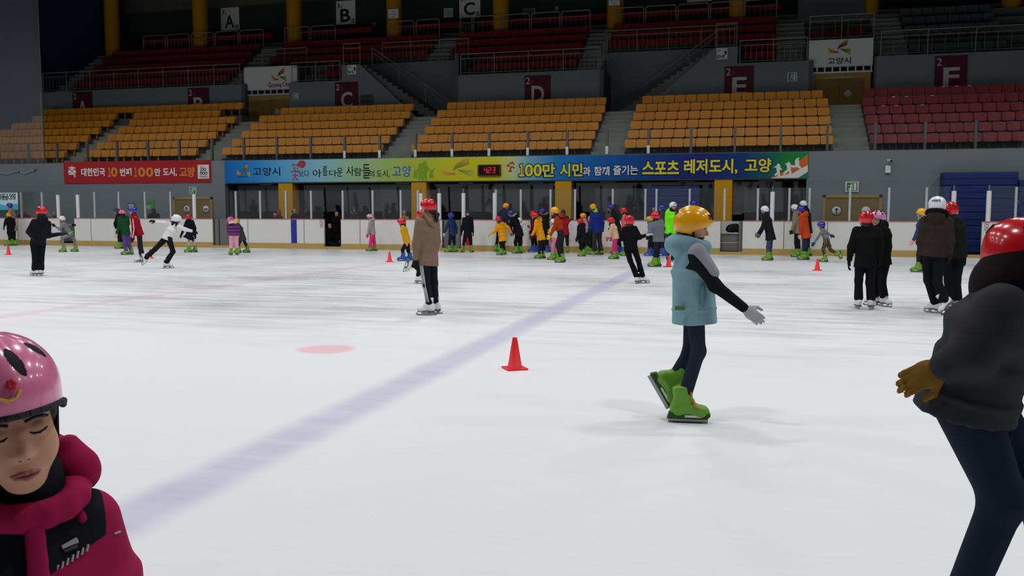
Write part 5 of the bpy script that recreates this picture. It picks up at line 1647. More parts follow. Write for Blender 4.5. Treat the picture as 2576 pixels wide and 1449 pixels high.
M_PLAID = ramp_mat('purple_striped_quilt', [(0, (70, 44, 96)), (.3, (170, 70, 130)), (.45, (40, 34, 70)), (.62, (150, 90, 160)), (.8, (60, 40, 84))], 'Z', wave=9.0, rough=.85, spec=.1)
person('child in pink helmet and purple striped jacket with pale pink trousers', (588, 642), (580, 552), (585, 562), (588, 589), face=185, st=1.36, hel=('round', 'pink'), jm=M_PLAID, hem=(588, 592), bulk=1.25, trousers=(232, 170, 190), tb=1.2, tflare=1.2, fur=(232, 226, 214), glove=(206, 90, 120), hair='long',
       arms=[(-1, (600, 578), (601, 590)), (1, (575, 578), (575, 590))], legs=[(1, None, ('g', 581, 200)), (-1, None, ('g', 597, 165))], hs=.98)
person('child in yellow helmet and grey coat bent beside the pale pink trousers', (606, 636), (595.5, 556), (600, 566), (609, 597), face=262, st=1.25, hel=('round', 'yellow'), jacket=(62, 66, 74), hem=(611, 606), flare=1.1, bulk=1.2, trousers=(44, 52, 66), legs=[(1, (600, 615), ('g', 600, 255)), (-1, (618, 614), ('g', 622, 250))], hs=.88)
person('child in pink striped helmet, grey quilted jacket and bright pink trousers', (937, 631.5), (930.5, 543), (933.5, 552), (937, 588), face=262, hface=268, st=1.34, hel=('bike', 'pinkwhite'), jacket=(164, 160, 156), hem=(938.5, 591), flare=1.08, bulk=1.12, hood=True, trousers=(226, 62, 122), tb=1.15, tflare=1.35, glove=(226, 60, 110),
       arms=[(1, (928, 576), (925.5, 589))], legs=[(1, (932.5, 609), ('g', 931, 262)), (-1, (941.5, 609), ('g', 942, 255))], hs=.9)
person('child in red helmet and yellow jacket crouching with blue boots', (1019, 656.5), (1009.5, 556), (1013, 567), (1024, 609), face=265, st=1.36, hel=('round', 'red'), jacket=(212, 160, 28), hem=(1026, 613), bulk=1.08, trousers=(30, 32, 38), glove=(234, 150, 176), boot='blue', tilt=12, hair='long',
       arms=[(1, (1015, 588), (1021, 608)), (-1, (1014, 588), (1022, 609))], legs=[(1, (1013, 628), ('g', 1013, 268)), (-1, (1027, 630), ('g', 1030, 262))], hs=.98)
M_BOARDER = mat('navy_track_cloth', (24, 28, 42), 0.85, 0.15, var=.1, scale=20, bump=.2)
def track(root, J):
    hip, kp, an, M, bs = J['K'][1]
    for o in (-.022, 0, .022):
        side = J['L'] * .985 + J['F'] * 0
        f = J['F'] * o
        strip_mesh(root, 'leg_stripe', [hip + side * .083 + f, kp + side * .06 + f, an + side * .052 + f + UP * .03], .0062, M_WHITE)
def drape(root, J):
    # the hood lying on the back
    b = J['Nk'] - J['Ft'] * .1 - J['sp'] * .02
    pr = [cone(J['Nk'] + J['Lt'] * .09 + J['sp'] * .03, b + J['Lt'] * .07 - J['sp'] * .06, .03, .036, k=.03), cone(J['Nk'] - J['Lt'] * .09 + J['sp'] * .03, b - J['Lt'] * .07 - J['sp'] * .06, .03, .036, k=.03),
          cone(b + J['Lt'] * .07 - J['sp'] * .06, b - J['sp'] * .14, .036, .03, k=.03), cone(b - J['Lt'] * .07 - J['sp'] * .06, b - J['sp'] * .14, .036, .03, k=.03), cone(J['Nk'] + J['Ft'] * .07 + J['Lt'] * .04, J['Nk'] + J['Lt'] * .09 + J['sp'] * .03, .028, .03, k=.03)]
    put('hood', solid_mesh('hood', pr, .012, cloth((132, 108, 92))), root)
def hoodie_extra(root, J):
    track(root, J); drape(root, J)
person('skater in red helmet and brown hoodie standing tall in white skates', (1080, 791.5), (1078, 514.5), (1077, 545), (1077, 655), face=232, hface=252, st=1.66, hel=('round', 'red'), jacket=(132, 108, 92), hem=(1076, 667), flare=1.02, bulk=1.07, hair='pony', tm=M_BOARDER, tb=.95, tflare=.98, boot='white', glove=(28, 27, 28),
       arms=[(1, (1047, 612), (1046, 652), (1056, 560)), (-1, (1099, 608), (1093, 640, -.02))], legs=[(1, (1073, 716), ('g', 1079, 262)), (-1, (1091, 712), ('g', 1094, 258, .05))], h=.009, hs=.93, extra=hoodie_extra)
person('black clad skater with one white skate lifted behind the brown hoodie', (1056, 713), (1063, 537), (1062, 556), (1058, 628), face=120, st=1.55, hel=('round', 'red'), jacket=(26, 27, 31), hem=(1058, 638), trousers=(26, 27, 31), tflare=1.05, boot='white', arms=[(1, (1046, 594), (1052, 620))],
       legs=[(1, (1056, 664), ('a', (1036, 668), (1027, 695), 0, 0)), (-1, (1056, 670), ('g', 1054, 60))])
person('child in blue helmet and navy jersey at the open gate', (1137, 634.5), (1134.5, 540), (1135, 551), (1138, 590), face=235, hel=('round', 'blue'), jacket=(42, 58, 104), hem=(1138, 594), trousers=(32, 36, 54), glove=(170, 184, 196), arms=[(1, (1123, 572), (1118.5, 586)), (-1, (1148, 572), (1149, 588))],
       legs=[(1, None, ('g', 1129, 255)), (-1, None, ('g', 1145, 255))], hs=.92)
person('child in dark helmet and black outfit facing the rink by the red stripe', (1175, 635), (1176.5, 533.5), (1176.5, 546.5), (1176.5, 590), face=5, hel=('round', 'navy'), jacket=(24, 25, 30), hem=(1176.5, 596), trousers=(24, 25, 30), arms=[(-1, (1163.5, 570), (1161.5, 584)), (1, (1188.5, 570), (1190, 584))],
       legs=[(-1, (1168, 606), ('g', 1164, -20)), (1, (1184, 606), ('g', 1186, 20))], hs=.88)
person('small child in red helmet and yellow parka with arms held out', (1262, 642), (1254.5, 550), (1259, 562), (1265, 600), face=215, st=1.2, hel=('round', 'red'), jacket=(232, 158, 24), hem=(1266, 606), flare=1.12, bulk=1.22, fur=(92, 78, 64), hood=True, trousers=(28, 29, 34), glove=(216, 150, 40),
       arms=[(1, (1246, 581), (1236, 588)), (-1, (1279, 573), (1285, 583))], legs=[(1, (1262, 616), ('g', 1258.5, 235)), (-1, (1266, 616), ('g', 1270, 200, .3))], hs=.92)
person('tall adult in yellow helmet and navy jacket leaning along the board', (1252, 633.5), (1273, 516.5), (1269, 529), (1258, 578), face=120, hface=95, st=1.72, hel=('round', 'yellow'), jacket=(36, 44, 70), trousers=(24, 25, 30), bulk=1.05, legs=[(1, None, ('g', 1247, 200)), (-1, None, ('g', 1258, 120))], hs=.95)
person('adult in black padded parka with grey fur hood stooping over a child', (1303, 638), (1284, 535), (1291, 545), (1306, 585), face=250, st=1.62, hel=('round', 'blue'), jacket=(24, 26, 30), hem=(1306.5, 594), flare=1.02, bulk=1.2, fur=(150, 150, 146), trousers=(24, 25, 29), hood=True, tb=1.1,
       arms=[(1, (1284, 566), (1286.5, 584))], legs=[(1, (1297, 609), ('g', 1297, 225)), (-1, (1308, 609), ('g', 1309, 215))], tilt=25, hs=.95)
person('child in white jacket stretching a pink mitten past the black parka', (1311, 635.5), (1307, 553), (1309, 563), (1308, 592), face=115, st=1.15, hel=('round', 'white'), jacket=(214, 212, 208), glove=(206, 40, 76), trousers=(60, 60, 64), arms=[(-1, (1319, 560), (1326.5, 567))], hs=.85)
person('child in red helmet and maroon jacket with blue boots by the board', (1345, 634.5), (1340.5, 535), (1342, 546), (1343, 585), face=262, hel=('round', 'red'), jacket=(96, 26, 58), trousers=(28, 28, 33), boot='blue', legs=[(1, None, ('g', 1339.5, 262)), (-1, None, ('g', 1350.5, 262))], hs=.92)
person('child in red helmet and yellow parka with tan fur hood', (1360, 650.5), (1345.5, 541), (1351, 553), (1361, 596), face=258, st=1.42, hel=('round', 'red'), jacket=(232, 160, 26), hem=(1362, 604), flare=1.08, bulk=1.18, fur=(160, 116, 60), hood=True, trousers=(34, 37, 48), tb=1.15, tflare=1.2, glove=(90, 30, 52),
       arms=[(1, (1347, 576), (1338.5, 592))], legs=[(1, (1359, 621), ('g', 1357, 258)), (-1, (1368, 620), ('g', 1364, 255))], hs=.95, hair='long')
person('person in blue helmet and black fur trimmed coat with blue boots', (1373, 635), (1364, 529.5), (1370, 541), (1375, 583), face=258, hel=('round', 'blue'), jacket=(34, 31, 32), hem=(1376, 600), bulk=1.2, fur=(136, 118, 92), hood=True, boot='blue', hs=.98)
person('skater in yellow helmet and rust orange sweater with knees bent', (1406, 660.5), (1395, 528.5), (1399, 546), (1412, 590), face=268, st=1.58, hel=('round', 'yellow'), jacket=(166, 62, 24), hem=(1404, 572), bulk=1.0, trousers=(40, 39, 44), tb=1.22, tflare=1.0, glove=(222, 214, 50), hair='long', hairm=M_HAIRB,
       arms=[(1, (1393, 577), (1384, 592)), (-1, (1394, 572), (1388, 578))], legs=[(1, (1403, 616), ('g', 1410, 265)), (-1, (1410, 618), ('g', 1413, 260, .2))], hs=1.05, tilt=5)
person('child in white jacket and pink striped trousers behind the orange sweater', (1394, 654), (1393, 556), (1393, 566), (1396, 598), face=262, st=1.2, hel=('round', 'white'), jacket=(206, 206, 204), trousers=(216, 130, 160), glove=(222, 56, 110), arms=[(1, (1386, 577), (1384, 586))], legs=[(1, None, ('g', 1389, 262)), (-1, None, ('g', 1398, 258))], hs=.82)
person('child in red helmet and red jacket leaning over the board', (1421, 636.5), (1414, 541), (1417, 551), (1421, 588), face=190, hel=('round', 'red'), jacket=(172, 26, 38), bulk=1.1, trousers=(40, 30, 34), arms=[(-1, (1427, 560), (1433, 555)), (1, (1410, 565), (1409, 575))], hs=.9)
person('child hunched in black padded coat with red goggles on the helmet', (1467, 645), (1459.5, 555.5), (1460.5, 566), (1466, 602), face=250, st=1.25, hel=('round', 'red'), jacket=(26, 28, 34), hem=(1466, 612), bulk=1.4, flare=1.05, hood=True, trousers=(26, 27, 32), tb=1.2, legs=[(1, (1461, 622), ('g', 1465, 262)), (-1, (1468, 620), ('a', (1475, 624), (1485, 633), .1, .1))], hs=.85)
person('child in yellow helmet and pink jacket beside the black padded coat', (1477, 638.5), (1467, 541.5), (1470, 551), (1476, 588), face=258, hel=('round', 'yellow'), jacket=(222, 150, 172), trousers=(40, 40, 46), glove=(196, 196, 196), arms=[(1, (1479, 572), (1481.5, 584)), (-1, (1478, 570), (1481, 582))], hs=.9)
person('adult in yellow helmet, green neck warmer and royal blue jacket', (1503, 641.5), (1492, 519), (1498, 533), (1502, 582), face=215, hface=240, st=1.68, hel=('round', 'yellow'), jacket=(34, 50, 134), hem=(1502, 586), bulk=1.12, trousers=(52, 51, 50), tb=1.2, tflare=1.5, scarf=(120, 226, 60), glove=(30, 44, 34),
       arms=[(-1, (1516.5, 560), (1517, 573), (1509, 542)), (1, (1489, 560), (1487, 578))], legs=[(1, (1495, 606), ('g', 1496, 250)), (-1, (1508, 606), ('g', 1511, 215))], hs=.98)
person('small child in teal jacket between the pink and royal blue jackets', (1489, 640), (1484, 547), (1486, 557), (1487, 590), face=250, st=1.15, hel=None, jacket=(28, 92, 90), trousers=(40, 44, 46), hs=.85)
person('child in red helmet, peach jacket and bright pink trousers', (1547, 652), (1537, 553), (1541, 563), (1548, 595), face=262, st=1.26, hel=('round', 'red'), jacket=(222, 182, 146), hem=(1549, 601), bulk=1.15, trousers=(220, 56, 116), tb=1.05, tflare=1.2, glove=(214, 70, 96), arms=[(1, (1535, 583), (1530, 596))], hair='long',
       legs=[(1, None, ('g', 1543, 262)), (-1, None, ('g', 1549, 258))], hs=.95)
person('adult in blue helmet and black jacket stooping behind the peach jacket', (1555, 640), (1536.5, 520), (1542, 531), (1557, 585), face=262, st=1.7, hel=('round', 'blue'), jacket=(34, 35, 37), bulk=1.1, trousers=(28, 32, 44), boot='blue', hs=.98, legs=[(1, None, ('g', 1549, 262)), (-1, None, ('g', 1560, 258))])
person('girl in red helmet and coral pink jacket behind the black skater', (1574, 643.5), (1569, 528), (1571, 540), (1574, 588), face=262, hel=('round', 'red'), jacket=(224, 104, 108), hair='long', trousers=(34, 34, 40), hs=.98)
person('skater in red helmet and all black suit seen from behind', (1610, 713.5), (1583, 552.5), (1585, 570), (1586.5, 622), face=186, st=1.4, hel=('round', 'red'), jacket=(19, 19, 21), hem=(1587, 630), bulk=1.02, trousers=(19, 19, 22), tb=.95, tflare=1.35, boot='white', glove=(196, 186, 184), hair='short',
       arms=[(-1, (1609, 597), (1625, 592), (1597, 575)), (1, (1563, 594), (1565, 606), (1570, 577))], legs=[(1, (1585, 655), ('g', 1603, 160)), (-1, (1606, 655), ('g', 1616, 115, .1))], hs=1.0, h=.011)
person('person in red helmet and grey quilted jacket holding hands with a skater', (1649, 671.5), (1648, 541), (1653, 554), (1657, 602), face=222, hface=262, st=1.48, hel=('round', 'red'), jacket=(112, 116, 124), hem=(1657, 608), bulk=1.15, flare=1.05, trousers=(32, 36, 50), hair='long', glove=(200, 196, 200),
       arms=[(1, (1636, 582), (1628, 590), (1645, 564))], legs=[(1, (1650, 628), ('g', 1645, 255)), (-1, (1655, 628), ('g', 1653, 250, .1))], hs=1.02)
person('child in yellow helmet and light blue jacket with blue boots', (1638, 644), (1633.5, 550), (1636, 560), (1639, 594), face=262, hel=('round', 'yellow'), jacket=(92, 142, 176), trousers=(30, 32, 40), boot='blue', hs=.9, legs=[(1, None, ('g', 1632, 265)), (-1, None, ('g', 1642, 260))])
person('adult in blue helmet and dark grey jacket beside the neon instructor', (1666, 644), (1665, 521), (1667, 534), (1668, 588), face=262, hel=('round', 'blue'), jacket=(66, 67, 70), trousers=(34, 36, 44), boot='blue', hs=.98, bulk=1.1)
M_NEON = mat('neon_green_jacket', (120, 244, 34), .8, .15, var=.06, scale=14, bump=.3)
person('instructor in white helmet and neon green jacket watching the rink', (1686, 658.5), (1693, 515.5), (1691, 532), (1688, 586), face=40, hface=25, st=1.68, hel=('round', 'white'), jm=M_NEON, hem=(1687, 590), bulk=1.2, trousers=(52, 72, 92), boot='black', glove=(34, 34, 38), hood=True, scarf=(22, 22, 24),
       arms=[(-1, (1678, 566), (1684, 586, -.1)), (1, (1703, 566), (1701, 586))], legs=[(-1, (1681, 612), ('g', 1680, 10)), (1, (1693, 612), ('g', 1693, 40))], hs=1.0)
person('adult in blue helmet standing past the neon green jacket', (1750, 643), (1744.5, 511), (1748, 523), (1751, 582), face=262, hel=('round', 'blue'), jacket=(48, 52, 60), trousers=(36, 38, 46), hs=1.0)
# black coat and the group by the ochre door
person('person in white helmet and long black coat leaning forward', (1931, 655.5), (1924, 525), (1927, 539), (1938, 592), face=262, st=1.64, hel=('round', 'white'), jacket=(30, 32, 36), hem=(1939, 604), flare=1.12, bulk=1.12, trousers=(66, 80, 104), tb=.95, tflare=1.0, glove=(96, 104, 116),
       arms=[(1, (1919, 571), (1908, 586), (1925, 551)), (-1, (1921, 570), (1912, 588))], legs=[(1, (1932, 621), ('g', 1931, 262)), (-1, (1938, 620), ('g', 1935, 258, .1))], hs=.98)
person('person in white helmet and beige jacket behind the orange coat', (2006, 646.5), (1999, 520.5), (2001, 535), (2006, 586), face=262, hel=('round', 'white'), jacket=(140, 130, 106), hem=(2003, 588), bulk=1.05, trousers=(28, 28, 32), hs=.98, legs=[(1, None, ('g', 2003, 262)), (-1, None, ('g', 2010, 258))])
person('tall person in white helmet and black jacket behind the orange coat', (2033, 644.5), (2021, 511), (2027, 525), (2032, 582), face=255, hel=('round', 'white'), jacket=(28, 28, 31), bulk=1.1, trousers=(40, 52, 96), hs=.98)
person('person in blue helmet and long orange coat with green boots', (2022, 654), (2014.5, 525), (2019, 539), (2027, 590), face=258, st=1.62, hel=('round', 'blue'), jacket=(196, 74, 34), hem=(2029, 599), flare=1.12, bulk=1.15, trousers=(44, 54, 78), glove=(210, 196, 190), hood=True,
       arms=[(1, (2015, 570), (2013, 590))], legs=[(1, (2023, 621), ('g', 2020, 260)), (-1, (2029, 620), ('g', 2026, 258))], hs=.98)
M_CAMO = spot_mat('camouflage_cloth', [(0, (52, 50, 36)), (.45, (104, 94, 66)), (.55, (44, 46, 34)), (.62, (150, 140, 112))], 20)
person('small child in blue helmet and camouflage trousers running', (2080, 659.5), (2066, 564.5), (2069.5, 575), (2079, 603), face=265, st=1.12, hel=('round', 'blue'), jacket=(122, 124, 128), tm=M_CAMO, tb=1.15, glove=(58, 60, 92), arms=[(1, (2057, 598), (2049, 610)), (-1, (2083, 588), (2089, 591))],
       legs=[(1, (2071, 627), ('g', 2074, 262)), (-1, (2090, 629), ('a', (2107, 640), (2110, 657), 0, 0))], hs=.92, tilt=8)
# pair of pairs
person('skater in red helmet and black jacket seen from behind in white skates', (2175, 777.5), (2180, 546), (2181.5, 568), (2178, 660), face=184, st=1.52, hel=('round', 'red'), jacket=(17, 18, 19), hem=(2178, 671), flare=1.06, bulk=1.1, trousers=(20, 21, 22), tb=1.0, tflare=1.3, boot='white', glove=(20, 20, 22), hair='short',
       arms=[(1, (2141, 621), (2136.5, 655), (2155, 580)), (-1, (2214, 616), (2212, 650), (2207, 582))], legs=[(1, (2160, 705), ('g', 2158.5, 195)), (-1, (2188, 711), ('g', 2191, 165))], hs=1.0, h=.0105)
person('skater in lilac helmet and black jacket huddled against the red helmet', (2212, 770), (2208, 543), (2211, 566), (2214, 655), face=338, hface=318, st=1.5, hel=('bike', 'lilac'), jacket=(15, 16, 17), hem=(2215, 667), bulk=1.1, flare=1.06, trousers=(19, 20, 22), tflare=1.3, boot='white', glove=(20, 20, 22), hair='long', hood=True,
       arms=[(1, (2234, 620), (2232, 654), (2229, 582)), (-1, (2196, 618), (2192, 640))], legs=[(-1, (2201, 711), ('g', 2199, 290, .1)), (1, (2219, 707), ('g', 2224, 40))], hs=1.0, h=.011)
person('tall skater in white helmet and dark brown jacket crossing feet', (2358, 789.5), (2358, 511.5), (2358, 540), (2349, 640), face=172, st=1.68, hel=('round', 'white'), jacket=(50, 43, 39), hem=(2348.5, 645), bulk=1.1, trousers=(21, 22, 25), tb=1.0, tflare=1.35, boot='white', glove=(34, 32, 32), fur=(24, 23, 23), hood=True,
       arms=[(1, (2317, 605), (2316, 640), (2327, 556)), (-1, (2391, 605), (2389, 640), (2384, 558))], legs=[(1, (2335, 704), ('g', 2352, 235, .1)), (-1, (2358, 708), ('a', (2374, 755), (2352, 776), -.1, -.18))], hs=1.12, h=.0105)
person('skater in red helmet and black jacket beside the dark brown jacket', (2397, 781), (2391, 523.5), (2391, 546), (2398, 642), face=192, st=1.62, hel=('round', 'red'), jacket=(25, 27, 26), hem=(2399, 650), bulk=1.1, trousers=(21, 22, 24), boot='white', glove=(22, 22, 24), hair='long', tflare=1.25,
       arms=[(-1, (2422, 606), (2426, 645), (2413, 560)), (1, (2376, 600), (2374, 640))], legs=[(1, (2386, 706), ('g', 2386, 200)), (-1, (2406, 706), ('g', 2408, 165))], hs=1.05, h=.0115)
M_SCARF = ramp_mat('black_white_stripes', [(0, (20, 20, 24)), (.5, (220, 220, 222))], 'Z', wave=26.0, rough=.9, spec=.1)
def scarfx(root, J): put('scarf', solid_mesh('scarf', [cone(J['Nk'] - J['sp'] * .01, J['Nk'] + J['sp'] * .07, .095 * J['k'], .09 * J['k'], k=.02)], .012, M_SCARF), root)
person('child in yellow helmet, striped scarf and blue jacket behind the brown jacket', (2312, 684.5), (2318.5, 533), (2318, 550), (2318, 610), face=268, st=1.46, hel=('round', 'yellow'), jacket=(44, 66, 112), bulk=1.1, trousers=(34, 34, 40), glove=(228, 164, 170), arms=[(1, (2307, 588), (2298, 604))], legs=[(1, None, ('g', 2308, 265)), (-1, None, ('g', 2314, 262))], hs=1.0, extra=scarfx)

# ================================================================== PEOPLE BEHIND THE BOARDS
def spectator(label, px, py, Y, col, hair='short', hel=None, face=0, hs=.95, stand=1.6, **k):
    """head at the pixel, body hanging below it"""
    py -= 4
    p = on_y(px, py, Y)
    hz = p[2]
    d = float(np.linalg.norm((p - CAM)[:2]))
    m = (p - CAM) @ _fw / FPX                         # metres per pixel there
    nk = .2 / m
    pl = min(.72, max(.5, hz - .42)) / m if hz < 1.75 else .78 / m
    person(label, (px, py + 60, Y), (px, py), (px, py + nk * .95), (px, py + pl), face=face, st=stand, hel=hel, jacket=col, hair=hair, hs=hs, zf=.1, h=.017, boot='black', legs=k.pop('legs', ()), **k)
spectator('spectator silhouette in black beside the blue warning board', 60, 534, 32.5, (20, 21, 23), bulk=1.25, hood=True)
spectator('spectator with black hair behind the running child', 137, 540, 33.0, (24, 24, 27))
spectator('spectator in a peaked black hood under the green notice', 386.5, 530, 32.6, (20, 21, 24), hair='long', bulk=1.25, hood=True, face=180)
spectator('woman in dusky red hat at the glass by the first pillar', 701, 535.5, 32.9, (70, 52, 50), hair='long', hel=('round', 'red'), hs=.85, face=320)
spectator('small child held at the glass beside the red hat', 691.5, 544, 32.6, (60, 40, 42), hel=('round', 'pink'), hs=.75, face=320)
spectator('dark haired spectator turned to the crowd by the first pillar', 740, 533, 32.6, (24, 25, 28), face=60)
spectator('spectator in black behind the blue striped board', 756, 531, 33.7, (22, 23, 26), face=180)
spectator('broad spectator in black past the blue striped board', 771, 534, 33.1, (26, 27, 30), face=200, bulk=1.15)
spectator('woman in long black coat and red shoes standing in the open gate', 847, 540, 33.1, (17, 17, 19), hair='long', face=350, bulk=1.1)
spectator('man in black sitting inside the open gate', 828.5, 570, 32.35, (20, 21, 24), face=60, bulk=1.1)
spectator('spectator in purple cap and fur collar behind the board', 891, 529, 32.55, (52, 46, 40), hel=('round', 'blue'), hs=.85, face=20, fur=(110, 96, 78))
spectator('spectator with long dark hair beside the window mullion', 862, 530, 33.5, (30, 31, 33), hair='long', face=180)
spectator('spectator in dark helmet near the second pillar', 979, 532, 33.0, (30, 32, 36), hel=('round', 'black'), hs=.85, face=40)
spectator('man in black and yellow jacket at the glass by the second pillar', 1017, 536, 32.9, (196, 136, 24), face=330)
spectator('woman with long dark hair at the glass by the third pillar', 1417, 534, 32.9, (44, 32, 30), hair='long', face=180)
spectator('dark haired girl behind the grey quilted jacket at the glass', 1645, 530, 32.8, (40, 32, 34), hair='long', face=20)
spectator('dark spectator behind the coral pink jacket at the glass', 1597, 529, 33.2, (26, 26, 29), face=180)
spectator('child in blue helmet and royal blue jacket past the end gate', 2558, 513, 32.5, (28, 44, 110), hel=('round', 'blue'), face=262, bulk=1.15)

# ================================================================== THE THREE NEAR SKATERS
# teenager in a padded vest gliding past
def vest_extra(root, J):
    # armholes, sleeve patch, high hood and pockets of the padded vest
    vm = cloth((128, 166, 176), 'padded_vest', 9.0, .5)
    Nk, sp, Ft, Lt, L, F = J['Nk'], J['sp'], J['Ft'], J['Lt'], J['L'], J['F']
    k = J['k']; hp = J['hp']; Pv = J['Pv']
    ch = Nk - sp * .19
    pr = [loft(ch, Nk - sp * .02, .165 * k, .155 * k, .12 * k, .115 * k, Lt, k=.05), loft(Pv, ch, .165 * k, .165 * k, .165 * k, .155 * k, Lt, k=.05, cap=.2),
          loft(hp, Pv, .175 * k, .172 * k, .165 * k, .165 * k, Lt, k=.03, cap=.06)]
    a = Nk - Ft * .1 + sp * .01
    pr += [ell(a - sp * .015 - Ft * .015, (.125 * k, .085 * k, .08 * k), (Lt, Ft, sp), k=.05)]
    for j in range(12):
        w0, w1 = 2 * math.pi * j / 12, 2 * math.pi * (j + 1) / 12
        q_ = [Nk + Lt * .1 * k * math.cos(w) + Ft * (.095 * k * math.sin(w) + .005) + sp * (.0 - .03 * math.sin(w)) for w in (w0, w1)]
        pr.append(cone(q_[0], q_[1], .036, .036, k=.03))
    put('vest', solid_mesh('vest', pr, .009, vm), root)
    sh, e, w = J['J'][-1]
    o = _n(-L * .8 + F * .1)
    d = _n(e - sh)
    pm = mat('grey_white_patch', (150, 154, 160), .8, .15, var=.2, scale=25)
    fr = cone(sh - d * .02 + F * .015, sh + d * .15 + F * .03, .062, .05, k=.02)
    put('shoulder_patch', solid_mesh('shoulder_patch', [fr], .008, pm), root)
    q = hp + sp * .2 - L * .172 * k
    put('pocket', solid_mesh('pocket', [ell(q + F * .06, (.02, .02, .085), (_n(L), _n(F), UP), k=.01)], .006, cloth((96, 134, 146))), root)
    put('logo_patch', MB().box(-.035, .035, -.004, .004, -.014, .014, mat('olive_patch', (96, 112, 84), .8)).mesh('logo_patch'), root, mtx=frame(_n(-L), UP, hp + sp * .12 - L * .178 * k - F * .1))
    put('neck_gaiter', solid_mesh('neck_gaiter', [cone(Nk + sp * .04 + Ft * .02, J['hc'] - J['Uh'] * .1 + J['Fh'] * .03, .062, .055, k=.02)], .008, cloth((30, 31, 36))), root)
person('teenager in yellow helmet and long pale teal vest gliding past', (1735, 1056), (1744, 553), (1741, 612), (1746, 775), face=92, hface=84, st=1.5, hel=('round', 'yellow'), jacket=(24, 27, 33), hem=(1747, 812), bulk=.9, trousers=(40, 46, 60), tb=.86, tflare=.95, boot='green', glove=(176, 180, 184), hair='short', tilt=8,
       arms=[(-1, (1798, 718, -.04), (1876, 778, -.06), (1752, 640)), (1, (1760, 705, .0), (1768, 742, .0))], legs=[(-1, (1757, 884), ('g', 1722, 92)), (1, (1735, 886), ('a', (1692, 958), (1715, 998), 0, 0))], hs=1.06, h=.008, extra=vest_extra, collar=False)

